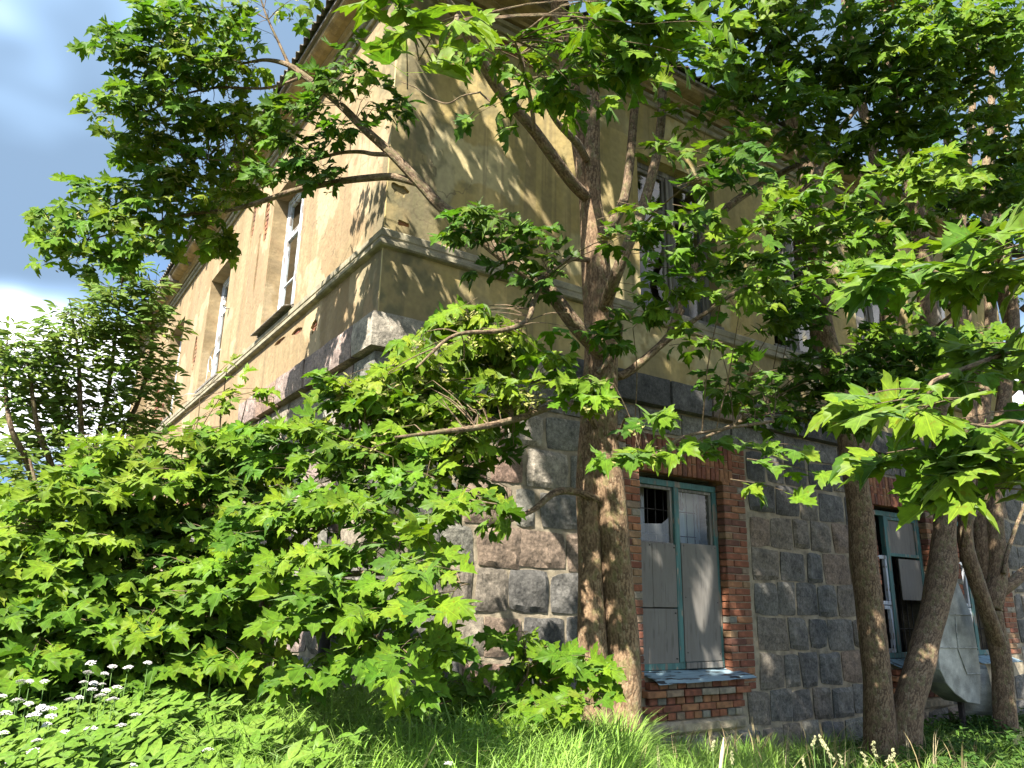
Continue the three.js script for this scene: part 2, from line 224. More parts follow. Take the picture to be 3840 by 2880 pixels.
{ const g = toLeft(slab(rect(0.6, SL, -0.9, YC - 0.02), lowL.map(([a, b, c, d]) => rectPath([a - 0.03, b + 0.03, c, d + 0.03])), 0.55)); g.translate(0.022, 0, 0); const o = mesh('masonry_core', boxUV(g, 1.2), M.mortar, house); o.geometry.computeVertexNormals(); }
mesh('upper_wall', slab(rect(0.031, XR, YC, 8.05), upR.map(rectPath), 0.5).translate(0, 0, -0.531), M.plR, house);
mesh('upper_wall', toLeft(slab(rect(0.535, SL, YC, 8.05), upL.map(rectPath), 0.5)).translate(0.031, 0, 0), M.plL, house);
// plaster coats with pieces fallen off; bricks show in the gaps
const bareR = [[0.125, 5.42, 0.085, 0.06], [0.20, 5.08, 0.07, 0.03], [0.045, 5.53, 0.03, 0.04], [1.32, 7.62, 0.22, 0.09], [1.62, 7.55, 0.12, 0.06], [5.2, 4.45, 0.1, 0.06]];
const bareL = [[1.75, 4.50, 0.10, 0.07], [2.35, 4.62, 0.18, 0.04], [4.35, 6.9, 0.10, 0.35], [4.6, 6.3, 0.05, 0.5], [5.1, 7.2, 0.10, 0.4], [3.0, 5.02 - 0.34, 0.2, 0.03], [8.35, 5.9, 0.14, 0.35], [11.8, 5.6, 0.35, 0.5], [9.1, 2.2, 0.7, 0.6], [5.2, 2.6, 0.5, 0.5], [4.9, 1.3, 0.4, 0.5], [10.6, 3.2, 0.5, 0.35]];
const blobsR = bareR.map((b, i) => blob(...b, i + 1)), blobsL = bareL.map((b, i) => blob(...b, i + 31));
mesh('plaster', slab(rect(0, XR, YC, 8.04), [...upR.map(rectPath), ...blobsR.map(blobPath)], 0.03).translate(0, 0, -0.03), M.plR, house);
{
  const out = [[0.0301, YC], [4.3, YC], [4.32, 3.3], [4.24, 2.4], [4.36, 1.6], [4.27, 0.6], [4.33, -0.3], [SL, -0.3], [SL, 8.04], [0.0301, 8.04]];
  const surround = [5.82, 7.98, 0.60, 3.50];
  mesh('plaster', toLeft(slab(out, [...upL.map(rectPath), rectPath(surround), ...blobsL.map(blobPath)], 0.03)), M.plL, house);
}
// rear walls, floors and ceilings close the rooms
for (const [n, g] of [['rear_wall', bbox(0.6, XR, -0.9, 8.1, -9.3, -9.0)], ['end_wall', bbox(XR - 0.4, XR - 0.002, -0.9, 8.1, -9, -0.592)], ['inner_wall', bbox(4.9, 5.2, -0.9, 8.1, -SL, -9.302)], ['gable_wall', bbox(0.595, 5.2, -0.9, 8.1, -SL - 0.3, -SL - 0.002)], ['floor_slab', bbox(0.61, XR - 0.41, 4.0, 4.35, -8.99, -0.6)], ['floor_slab', bbox(0.61, 4.89, 4.0, 4.35, -SL, -9.31)], ['ceiling_slab', bbox(0.1, XR - 0.1, 7.86, 8.04, -9.2, -0.6)], ['ceiling_slab', bbox(0.64, 5.1, 7.86, 8.04, -SL, -9.21)], ['inner_wall', bbox(0.62, 4.9, -0.9, 7.85, -9.3, -9.21)], ['inner_wall', bbox(2.6, 2.75, 4.36, 7.85, -8.9, -0.62)], ['inner_wall', bbox(5.1, 5.25, -0.5, 3.99, -8.9, -0.62)]]) mesh(n, g, M.inner, house);

// rough granite blocks, laid in courses
const lev = [-0.45, -0.06, 0.33, 0.70, 1.11, 1.50, 1.91, 2.30, 2.70, 3.10, 3.48];
function stoneGeo(w, h, proud, s) {
  const nx = 8, ny = 7, pos = [], ix = [], c = () => rr(-0.024, 0.024), k = [c(), c(), c(), c(), c(), c(), c(), c()];
  const put = (u, v, z) => { const cx = lerp(lerp(k[0], k[1], u), lerp(k[2], k[3], u), v), cy = lerp(lerp(k[4], k[5], u), lerp(k[6], k[7], u), v); const a = u * 2 - 1, b = v * 2 - 1, rc = 1 - 0.05 * a * a * b * b - 0.06 * (vn(u * 3 + s, v * 3, 5) - 0.5) * (Math.abs(a) + Math.abs(b)); pos.push(a * w / 2 * rc + cx, b * h / 2 * rc + cy, z); };
  for (let j = 0; j <= ny; j++) for (let i = 0; i <= nx; i++) { const u = i / nx, v = j / ny, e = Math.min(u, 1 - u) * w, f = Math.min(v, 1 - v) * h, ed = Math.min(sstep(-0.02, 0.04, e), sstep(-0.02, 0.04, f)); put(u, v, -0.012 + ed * (proud + 0.012) + 0.040 * (fbm(u * w * 8 + s * 3.7, v * h * 8 + s, 3, 9) - 0.5) * (0.3 + ed)); }
  for (let j = 0; j < ny; j++) for (let i = 0; i < nx; i++) { const o = j * (nx + 1) + i; ix.push(o, o + 1, o + nx + 1, o + 1, o + nx + 2, o + nx + 1); }
  const ring = []; for (let i = 0; i <= nx; i++) ring.push(i); for (let j = 1; j <= ny; j++) ring.push(j * (nx + 1) + nx); for (let i = nx - 1; i >= 0; i--) ring.push(ny * (nx + 1) + i); for (let j = ny - 1; j > 0; j--) ring.push(j * (nx + 1));
  const b0 = pos.length / 3; ring.forEach(q => pos.push(pos[q * 3], pos[q * 3 + 1], -0.07)); ring.forEach((q, i) => { const n = (i + 1) % ring.length; ix.push(q, b0 + i, ring[n], ring[n], b0 + i, b0 + n); });
  return toCreasedNormals(boxUV(rawGeo(pos, ix), 1.7, rnd(), rnd()), 0.38);
}
function blockGeo(w, h, d, s, b = 0.02) { const g = new THREE.BoxGeometry(w, h, d, Math.max(3, Math.round(w / 0.14)), 4, Math.max(3, Math.round(d / 0.14))), p = g.attributes.position; for (let i = 0; i < p.count; i++) { let x = p.getX(i), y = p.getY(i), z = p.getZ(i); const ex = w / 2 - Math.abs(x), ey = h / 2 - Math.abs(y), ez = d / 2 - Math.abs(z), on = (ex < 1e-4) + (ey < 1e-4) + (ez < 1e-4); const n = 0.03 * (fbm3(x * 5 + s * 3, y * 5 + s, z * 5, 3, 3) - 0.5) - (on > 1 ? b : 0); x += Math.sign(x) * (ex < 1e-4 ? n : 0); y += Math.sign(y) * (ey < 1e-4 ? n * 0.7 : 0); z += Math.sign(z) * (ez < 1e-4 ? n : 0); p.setXYZ(i, x, y, z); } return toCreasedNormals(boxUV(g, 1.7, rnd(), rnd()), 0.7); }
const cells = {
  1: [[3.68, 4.04], [4.06, 4.49], [4.52, 4.93], [4.96, 5.30], [5.33, 5.64], [5.67, 5.99], [6.03, 6.45], [6.49, 6.94]],
  2: [[0.72, 1.1, 4], [1.12, 1.5, 2], [1.55, 2.0, 8], [4.72, 5.13, 2], [5.14, 5.52, 1], [5.53, 5.88, 0], [5.92, 6.26, 2], [6.28, 6.71, 1], [6.73, 7.01]],
  3: [[0.74, 1.01, 8], [1.04, 1.46, 6], [1.55, 1.95, 0], [2.02, 2.43, 0], [4.97, 5.43, 2], [5.44, 5.70, 1], [5.72, 6.04, 0], [6.08, 6.53, 1], [6.55, 6.97, 3]],
  4: [[0.80, 1.25, 5], [1.26, 1.66, 3], [1.68, 2.16, 4], [2.19, 2.6, 0], [4.97, 5.53, 2], [5.56, 5.91, 1], [5.93, 6.30, 0], [6.30, 6.86, 1], [6.87, 7.15, 2]],
  5: [[0.66, 1.10, 2], [1.13, 1.50, 2], [1.51, 1.95, 4], [1.98, 2.36, 0], [4.97, 5.38, 1], [5.39, 5.71, 1], [5.74, 6.17, 0], [6.19, 6.56, 1], [6.58, 6.98, 2]],
  6: [[0.75, 1.10, 7], [1.13, 1.60, 3], [1.62, 2.16, 3], [2.18, 2.53, 3], [4.97, 5.46, 2], [5.48, 5.96, 0], [6.01, 6.32, 0], [6.34, 6.88, 3]],
  7: [[0.51, 0.96, 0], [1.0, 1.5, 3], [1.55, 1.80, 7], [1.86, 2.37, 1], [4.97, 5.34, 3], [5.35, 5.76, 2], [5.78, 6.10, 2], [6.13, 6.54, 2], [6.60, 7.02, 3]],
  8: [[0.45, 0.82, 4], [0.84, 1.22, 6], [1.25, 1.63, 6], [1.66, 2.20, 9], [2.23, 2.5, 7], [4.96, 5.48, 4], [5.49, 5.95, 4], [5.98, 6.31, 2], [6.37, 6.92, 0]],
  9: [[0.72, 1.22, 6], [1.26, 1.44, 6], [1.45, 1.88, 9], [1.91, 2.44, 7], [4.97, 5.32, 4], [5.36, 5.70, 0], [5.72, 6.15, 4], [6.18, 6.72, 4], [6.74, 7.08, 2]],
};
const busy = (y0, y1, x) => {         // brickwork round the windows keeps the blocks away
  const ym = (y0 + y1) / 2; if (ym > 0.72 && ym < 3.48 && ((x > 2.70 && x < 4.95) || (x > 7.15 && x < 11.32))) return true;
  return ym > 0.34 && ym < 0.86 && ((x > 3.15 && x < 4.71) || (x > 7.6 && x < 8.95) || (x > 9.75 && x < 10.95));
};
for (let r = 0; r < lev.length - 1; r++) {
  const y0 = lev[r], y1 = lev[r + 1], h = y1 - y0, gap = 0.034;
  // corner block
  const lx = r % 2 ? 0.70 : 0.43, lz = r % 2 ? 0.42 : 0.72, big = r === 3;
  const q = mesh('corner_stone', blockGeo(lx + 0.03, h - gap, lz + 0.03, r * 5 + 2, 0.014), M.stone[[2, 5, 1, 5, 7, 1, 5, 0, 4, 5][r]], house); q.position.set((lx - 0.03) / 2, (y0 + y1) / 2, (0.03 - lz) / 2);
  // right front
  const list = (cells[r] || []).slice(); let x = lx + 0.02; const all = [];
  for (const c of [...list, [XR - 0.02, XR]]) {
    while (c[0] - x > 0.24) { const free = c[0] - x, w = free < 0.75 ? free - 0.02 : Math.min(free - 0.3, rr(0.36, 0.56)); all.push([x, x + w]); x += w + 0.02; }
    if (c[1] < XR) all.push(c); x = Math.max(x, c[1] + 0.02);
  }
  for (let [a, b, t] of all) {
    const hb = k => busy(y0, y1, k);
    if (hb((a + b) / 2)) { const n = [2.70, 3.15, 7.15, 7.6].find(e => e > a + 0.14 && e < b), m2 = [4.95, 4.71, 11.32, 8.95, 10.95].find(e => e < b - 0.14 && e > a); if (n && !hb(a)) b = n - 0.015; else if (m2 && !hb(b)) a = m2 + 0.015; else continue; }
    else { if (hb(a)) a = [4.95, 4.71, 11.32, 8.95, 10.95].filter(e => e > a && e < b)[0] + 0.015 || a; if (hb(b)) b = [2.70, 3.15, 7.15, 7.6, 9.75].filter(e => e > a && e < b).pop() - 0.015 || b; }
    if (b - a < 0.1) continue;
    const o = mesh('stone', stoneGeo(b - a - 0.008, h - gap, rr(0.002, 0.022), r * 31 + a * 7), M.stone[t ?? pick([0, 1, 1, 2, 2, 3, 4, 7, 7])], house); o.position.set((a + b) / 2, (y0 + y1) / 2 + rr(-0.006, 0.006), -0.005);
  }
  // left front
  x = lz + 0.02;
  while (x < 4.2) { const w = Math.min(rr(0.34, 0.62), 4.32 - x); const o = mesh('stone', stoneGeo(w, h - gap, rr(0.0, 0.03), r * 17 + x * 5), M.stone[pick([1, 2, 5, 7, 7, 10, 9, 0])], house); o.rotation.y = -Math.PI / 2; o.position.set(0.005, (y0 + y1) / 2 + rr(-0.006, 0.006), -(x + w / 2)); x += w + 0.02; }
}
// smooth band of long grey blocks, then the projecting granite course
{
  let x = 0.55; while (x < XR) { const w = Math.min(rr(0.5, 1.3), XR - x); if (w > 0.08) { const o = mesh('stone', blockGeo(w - 0.015, 0.265, 0.2, x * 9, 0.008), M.stone[x < 2.6 ? pick([1, 7, 5]) : pick([1, 7, 0])], house); o.position.set(x + w / 2, 3.625, -0.1 + rr(0.0, 0.014)); } x += w; }
  x = 0.5; while (x < 4.3) { const w = Math.min(rr(0.4, 0.8), 4.32 - x); if (w > 0.08) { const o = mesh('stone', blockGeo(w - 0.015, 0.265, 0.2, x * 5, 0.008), M.stone[pick([1, 7, 5, 10])], house); o.rotation.y = -Math.PI / 2; o.position.set(0.1 - rr(0.0, 0.014), 3.625, -(x + w / 2)); } x += w; }
  const c0 = mesh('corner_stone', blockGeo(0.55, 0.265, 0.5, 3, 0.008), M.stone[7], house); c0.position.set(0.255, 3.625, -0.23);
  const c1 = mesh('corner_stone', blockGeo(0.76, 0.345, 0.50, 8, 0.012), M.stone[9], house); c1.position.set(0.28, 3.945, -0.15);
  const cr = [[0.665, 1.46, 9], [1.47, 1.95, 5], [1.96, 2.77, 8], [2.78, 3.62, 8], [3.63, 4.3, 4], [4.31, 5.0, 3], [5.01, 6.1, 4], [6.11, 7.2, 8], [7.21, 8.3, 4], [8.31, 9.6, 8], [9.61, 11, 4], [11.01, 12.4, 0]];
  for (const [a, b, t] of cr) { const o = mesh('granite_course_block', blockGeo(b - a - 0.008, 0.34, 0.26, a * 7, 0.010), M.stone[t], house); o.position.set((a + b) / 2, 3.943 + rr(-0.005, 0.005), -0.035 + rr(-0.008, 0.008)); }
  for (const [a, b, t] of [[0.405, 1.72, 10], [1.73, 2.72, 10], [2.73, 3.5, 6], [3.51, 4.28, 10]]) { const o = mesh('granite_course_block', blockGeo(b - a - 0.008, 0.34, 0.26, a * 7, 0.012), M.stone[t], house); o.rotation.y = -Math.PI / 2; o.position.set(0.035 + rr(-0.008, 0.008), 3.943, -(a + b) / 2); }
}
// bricks: the first three hundred are parts, the far ones one mass
const brickGeos = {}, restBricks = []; let nBrick = 0;
function brick(x, y, z, w, h, d, m, left) {
  const key = [w.toFixed(2), h.toFixed(3), d.toFixed(2)].join(), g = brickGeos[key] ||= [0, 1].map(() => finish(boxUV(bevelBox(w - 0.010, h - 0.010, d, 0.006), 2.4, rnd(), rnd())));
  const geo = g[nBrick & 1], e = new THREE.Euler(rr(-0.012, 0.012), rr(-0.012, 0.012) + (left ? -Math.PI / 2 : 0), rr(-0.012, 0.012)), p = left ? V(-z, y, -x) : V(x, y, z);
  if (nBrick++ < 290) { const o = mesh('brick', geo, m, house); o.position.copy(p); o.rotation.copy(e); }
  else restBricks.push([geo.clone().applyMatrix4(new THREE.Matrix4().compose(p, new THREE.Quaternion().setFromEuler(e), V(1, 1, 1))), m]);
}
const bm = () => rnd() < 0.07 ? pick(M.brickOld) : pick(M.brick);
function surround(x0, x1, y0, y1, left, jl = 0.43, jr = 0.43) {
  const ch = 0.0785, top = 3.465;
  for (const [side, J] of [[1, jr], [-1, jl]]) { let k = 0; for (let y = y0 - 0.18; y < top - 0.02; y += ch, k++) {
    const e0 = side > 0 ? x1 : x0, up = y + ch / 2 > y1 + 0.01, start = up ? (side > 0 ? 0.19 : 0.19) : 0; let x = start; const seq = k % 2 ? [0.13, 0.262, 0.262] : [0.262, 0.13, 0.262];
    if (y < y0 && J < 0.4) continue;
    for (const w0 of up ? (k % 2 ? [0.24] : [0.12, 0.12]) : seq) { const w = Math.min(w0, J - x); if (w < 0.05) break; brick(e0 + side * (x + w / 2), y + ch / 2, -0.064 + rr(-0.004, 0.006), w, ch, 0.11, bm(), left); x += w; }
    if (!up && y > y0 - 0.05) brick(e0 + side * 0.06, y + ch / 2, -0.176, 0.128, ch, 0.105, bm(), left);     // the reveal behind
  } }
  for (let x = x0 - 0.19; x < x1 + 0.185; x += 0.0775) { const j = Math.round(x * 13) % 2, h1 = j ? 0.262 : 0.155; const hh = top - y1; brick(x + 0.039, y1 + h1 / 2, -0.062 + rr(-0.004, 0.004), 0.0775, h1, 0.11, pick(M.brick.slice(0, 5)), left); brick(x + 0.039, y1 + h1 + (hh - h1) / 2, -0.062 + rr(-0.004, 0.004), 0.0775, hh - h1, 0.11, pick(M.brick.slice(0, 5)), left); }
}
function underPanel(x0, x1, left) {       // stepped brick apron below the sill
  const rows = [[0.775, 0.855, 0.13, 0.05], [0.70, 0.775, 0.262, 0.075], [0.625, 0.70, 0.13, 0.025], [0.55, 0.625, 0.262, 0.02], [0.472, 0.55, 0.13, 0.02]];
  rows.forEach(([a, b, w0, out], r) => { let x = x0 + (r % 2 ? -0.06 : 0); const xe = x1 + (r === 1 ? 0.19 : 0.14); while (x < xe - 0.05) { const w = Math.min(w0 * rr(0.97, 1.03), xe - x); brick(x + w / 2, (a + b) / 2, out - 0.07 + rr(-0.004, 0.004), w, b - a, 0.16, rnd() < (r % 2 ? 0.12 : 0.4) ? pick(M.brickOld) : pick(M.brick.slice(0, 4)), left); x += w; } });
}
surround(...lowR[0], false); underPanel(3.19, 4.51, false);
surround(...lowR[1], false, 0.43, 0.42); underPanel(7.62, 8.93, false);
surround(...lowR[2], false, 0.40, 0.38); surround(...lowL[0], true);
const concrete = blockGeo(1.5, 0.14, 0.12, 77, 0.02); for (const x of [3.94, 8.28]) { const o = mesh('concrete_band', concrete, M.mortar, house); o.position.set(x, 0.395, -0.02); }
// brick showing where the plaster is gone
[[blobsR, bareR, false], [blobsL, bareL, true]].forEach(([bl, ba, left]) => ba.forEach(([cx, cy, rx, ry]) => { for (let y = cy - ry * 1.5; y < cy + ry * 1.5; y += 0.078) { const k = Math.round(y / 0.078); for (let x = cx - rx * 1.5; x < cx + rx * 1.5; x += 0.262) if (x + (k % 2 ? 0.13 : 0) > 0.17) brick(x + (k % 2 ? 0.13 : 0), (k + 0.5) * 0.078, -0.036 + rr(-0.003, 0.003), 0.262, 0.078, 0.03, pick(M.brick), left); } }));
for (const m of new Set(restBricks.map(b => b[1]))) mesh('brickwork', merge(restBricks.filter(b => b[1] === m).map(b => b[0])), m, house, 'stuff');

// mouldings carried round the corner
function sweep(prof, name, m, uvs = 1) {
  const part = (A, B) => { const pos = [], ix = []; prof.forEach(([o, y], i) => { pos.push(...A(o, y), ...B(o, y)); if (i < prof.length - 1) { const k = i * 2; ix.push(k, k + 1, k + 2, k + 1, k + 3, k + 2); } }); return finish(boxUV(rawGeo(pos, ix), uvs)); };
  const segs = []; const N = 10; for (let i = 0; i < N; i++) { const a = i / N, b = (i + 1) / N; segs.push(part((o, y) => [lerp(-o, XR, a), y, o], (o, y) => [lerp(-o, XR, b), y, o])); segs.push(part((o, y) => [-o, y, lerp(o, -SL, a)], (o, y) => [-o, y, lerp(o, -SL, b)])); }
  segs.push((() => { const s = new THREE.Shape(); prof.forEach(([o, y], i) => i ? s.lineTo(o, y) : s.moveTo(o, y)); const g = new THREE.ShapeGeometry(s); g.rotateY(-Math.PI / 2); g.translate(XR, 0, 0); return finish(boxUV(g, uvs)); })());
  return mesh(name, merge(segs), m, house);
}
sweep([[-0.02, 4.775], [0.045, 4.785], [0.062, 4.80], [0.062, 4.835], [0.040, 4.85], [0.038, 4.875], [0.048, 4.885], [0.048, 4.945], [0.03, 4.965], [-0.02, 4.985]], 'string_course', M.moulding);
sweep([[-0.02, 7.76], [0.030, 7.765], [0.040, 7.78], [0.040, 7.81], [0.022, 7.82], [0.022, 7.85], [0.055, 7.865], [0.065, 7.885], [0.065, 7.91], [0.02, 7.92], [-0.02, 7.93]], 'frieze_moulding', M.moulding);
sweep([[-0.02, 7.955], [0.07, 7.96], [0.09, 7.99], [0.13, 8.01], [0.13, 8.03], [0.20, 8.04], [0.27, 8.065], [0.30, 8.085], [0.30, 8.14], [-0.02, 8.15]], 'cornice', M.cornice);
// eaves board and rafter ends under the left slope
sweep([[0.26, 8.142], [0.345, 8.146], [0.345, 8.185], [0.26, 8.185]], 'eaves_board', M.wood);
for (let s = 7; s < 16; s += 1.15) mesh('rafter_end', bbox(-0.335, 0.0, 8.00, 8.135, -s - 0.06, -s + 0.06, 0.01), M.wood, house);
// corrugated sheets
{
  const roof = new THREE.Group(); roof.name = 'roof'; house.add(roof);
  const sheet = (len, up, seed) => { const nx = 56, pos = [], ix = [], T = 0.009, r = mulberry(seed); const sag = r() * 0.02; for (const t of [0, 1]) for (let j = 0; j <= 3; j++) for (let i = 0; i <= nx; i++) { const x = i / nx * len, y = 0.026 * Math.cos(x / 0.15 * 2 * Math.PI) + t * T - sag * Math.sin(i / nx * Math.PI) * (j === 0 ? 1 : 0.3); pos.push(x, y, -j / 3 * up); }
    const W = nx + 1, L = W * 4; for (let j = 0; j < 3; j++) for (let i = 0; i < nx; i++) { const o = j * W + i; ix.push(o, o + W, o + 1, o + 1, o + W, o + W + 1, L + o, L + o + 1, L + o + W, L + o + 1, L + o + W + 1, L + o + W); } for (let i = 0; i < nx; i++) ix.push(i, i + 1, L + i, i + 1, L + i + 1, L + i);
    return finish(boxUV(rawGeo(pos, ix), 0.8, r(), r())); };
  const pitch = 26 * rad, len = 1.13, up = 1.75, kinds = [1, 2, 3, 4].map(s => sheet(len, up, s));
  for (let r = 0; r < 4; r++) {
    const inset = r * (up - 0.15) * Math.cos(pitch), y = 8.225 + r * (up - 0.15) * Math.sin(pitch) + r * 0.004;
    for (let i = 0; i * 1.05 < 13.2; i++) { const x = -0.40 + i * 1.05; if (x + 0.3 < inset - 0.4 || (r === 0 && false)) continue; const o = mesh('roof_sheet', kinds[(i + r) % 4], M.roof, roof); o.rotation.set(pitch + rr(-0.01, 0.01), rr(-0.008, 0.008), rr(-0.006, 0.006)); o.position.set(x, y + (i % 2) * 0.006, 0.40 - inset + rr(-0.02, 0.02)); }
    for (let i = 0; i * 1.05 < 16.6; i++) { const s = -0.40 + i * 1.05; if (s + 0.3 < inset - 0.4) continue; const o = mesh('roof_sheet', kinds[(i + r + 1) % 4], M.roof, roof); const q = new THREE.Group(); o.rotation.order = 'YXZ'; o.rotation.set(pitch + rr(-0.01, 0.01), -Math.PI / 2 + rr(-0.008, 0.008), rr(-0.006, 0.006)); o.position.set(-0.40 + inset + rr(-0.02, 0.02), y + (i % 2) * 0.006, -s - len); }
  }
  // boarding under the sheets keeps the loft dark
  const bp = (pts) => rawGeo(pts.flat(), [0, 1, 2, 0, 2, 3]);
  mesh('roof_boarding', finish(boxUV(merge([bp([[-0.3, 8.19, 0.3], [XR, 8.19, 0.3], [XR - 1, 11.15, -6.0], [5.9, 11.15, -6.0]]), bp([[-0.3, 8.19, 0.3], [-0.3, 8.19, -SL - 0.4], [5.9, 11.15, -SL + 1], [5.9, 11.15, -6.0]]), bp([[XR, 8.19, 0.3], [XR - 1, 11.15, -6], [XR - 1, 11.15, -9], [XR, 8.19, -9]]), bp([[5.9, 11.15, -6], [XR - 1, 11.15, -6], [XR - 1, 11.15, -9], [5.9, 11.15, -SL + 1]])].map(g => finish(boxUV(g, 1)))), 1)), M.wood, roof);
}

// ---------------------------------------------------------------- windows: each a part with frame, sashes, panes
function windowGroup(left) { const w = new THREE.Group(); w.name = 'window'; house.add(w); if (left) w.rotation.y = -Math.PI / 2; return w; }
const rails = (x0, x1, y0, y1, t, z0, z1) => merge([bbox(x0, x1, y0, y0 + t, z0, z1), bbox(x0, x1, y1 - t, y1, z0, z1), bbox(x0, x0 + t, y0 + t, y1 - t, z0 + 0.001, z1 - 0.001), bbox(x1 - t, x1, y0 + t, y1 - t, z0 + 0.001, z1 - 0.001)]);
function pane(w, x0, x1, y0, y1, z, m = M.glass) { const g = new THREE.PlaneGeometry(x1 - x0, y1 - y0); g.translate((x0 + x1) / 2, (y0 + y1) / 2, z); const o = mesh('pane', g, m, w); o.rotation.y = 0; return o; }
function upperWindow(x0, x1, y0, y1, left, m, recess, { boarded = 0, sillMat = M.wood } = {}) {
  const w = windowGroup(left), z1 = -recess, z0 = z1 - 0.07, xm = (x0 + x1) / 2, yt = lerp(y0, y1, 0.70);
  mesh('frame', rails(x0, x1, y0, y1, 0.075, z0, z1), m, w);
  mesh('mullion', bbox(xm - 0.055, xm + 0.055, y0 + 0.075, y1 - 0.075, z0 + 0.003, z1 + 0.012), m, w);
  for (const [a, b] of [[x0 + 0.077, xm - 0.057], [xm + 0.057, x1 - 0.077]]) {
    for (const [c, d] of [[y0 + 0.077, yt], [yt + 0.004, y1 - 0.077]]) mesh('sash', rails(a, b, c, d, 0.048, z0 + 0.01, z1 - 0.012), m, w);
    const ym = lerp(y0, yt, 0.5); mesh('glazing_bar', bbox(a + 0.048, b - 0.048, ym - 0.014, ym + 0.014, z0 + 0.02, z1 - 0.02), m, w);
    pane(w, a + 0.046, b - 0.046, y0 + 0.12, ym - 0.013, z0 + 0.035, boarded && a > xm ? M.dirtyGlass : M.glass); pane(w, a + 0.046, b - 0.046, ym + 0.013, yt - 0.046, z0 + 0.035); pane(w, a + 0.046, b - 0.046, yt + 0.05, y1 - 0.122, z0 + 0.035);
  }
  mesh('sill', bbox(x0 - 0.02, x1 + 0.02, y0 - 0.035, y0 + 0.012, z1 + 0.002, 0.03), sillMat, w);
  return w;
}
upR.forEach((u, i) => { const w = upperWindow(...u, false, M.wood, 0.16, { boarded: i === 0 }); if (i > 1) mesh('board', bbox(u[0] + 0.1, (u[0] + u[1]) / 2 - 0.06, u[2] + 0.15, u[2] + 1.0, -0.20, -0.18), M.ply, w); });
upL.forEach(([a, b, c, d], i) => { const w = upperWindow(-b, -a, c, d, true, M.white, 0.20); if (i === 0) { const s = bbox(-b + 0.02, -a + 0.02, -0.006, 0.006, -0.12, 0.13, 0.002); s.rotateX(0.28); s.translate(0, c + 0.0, 0); mesh('drip_board', s, M.wood, w); const cl = new THREE.PlaneGeometry(0.5, 1.0); cl.translate(-a - 0.33, c + 0.6, -0.34); mesh('curtain', cl, M.cloth, w); } });
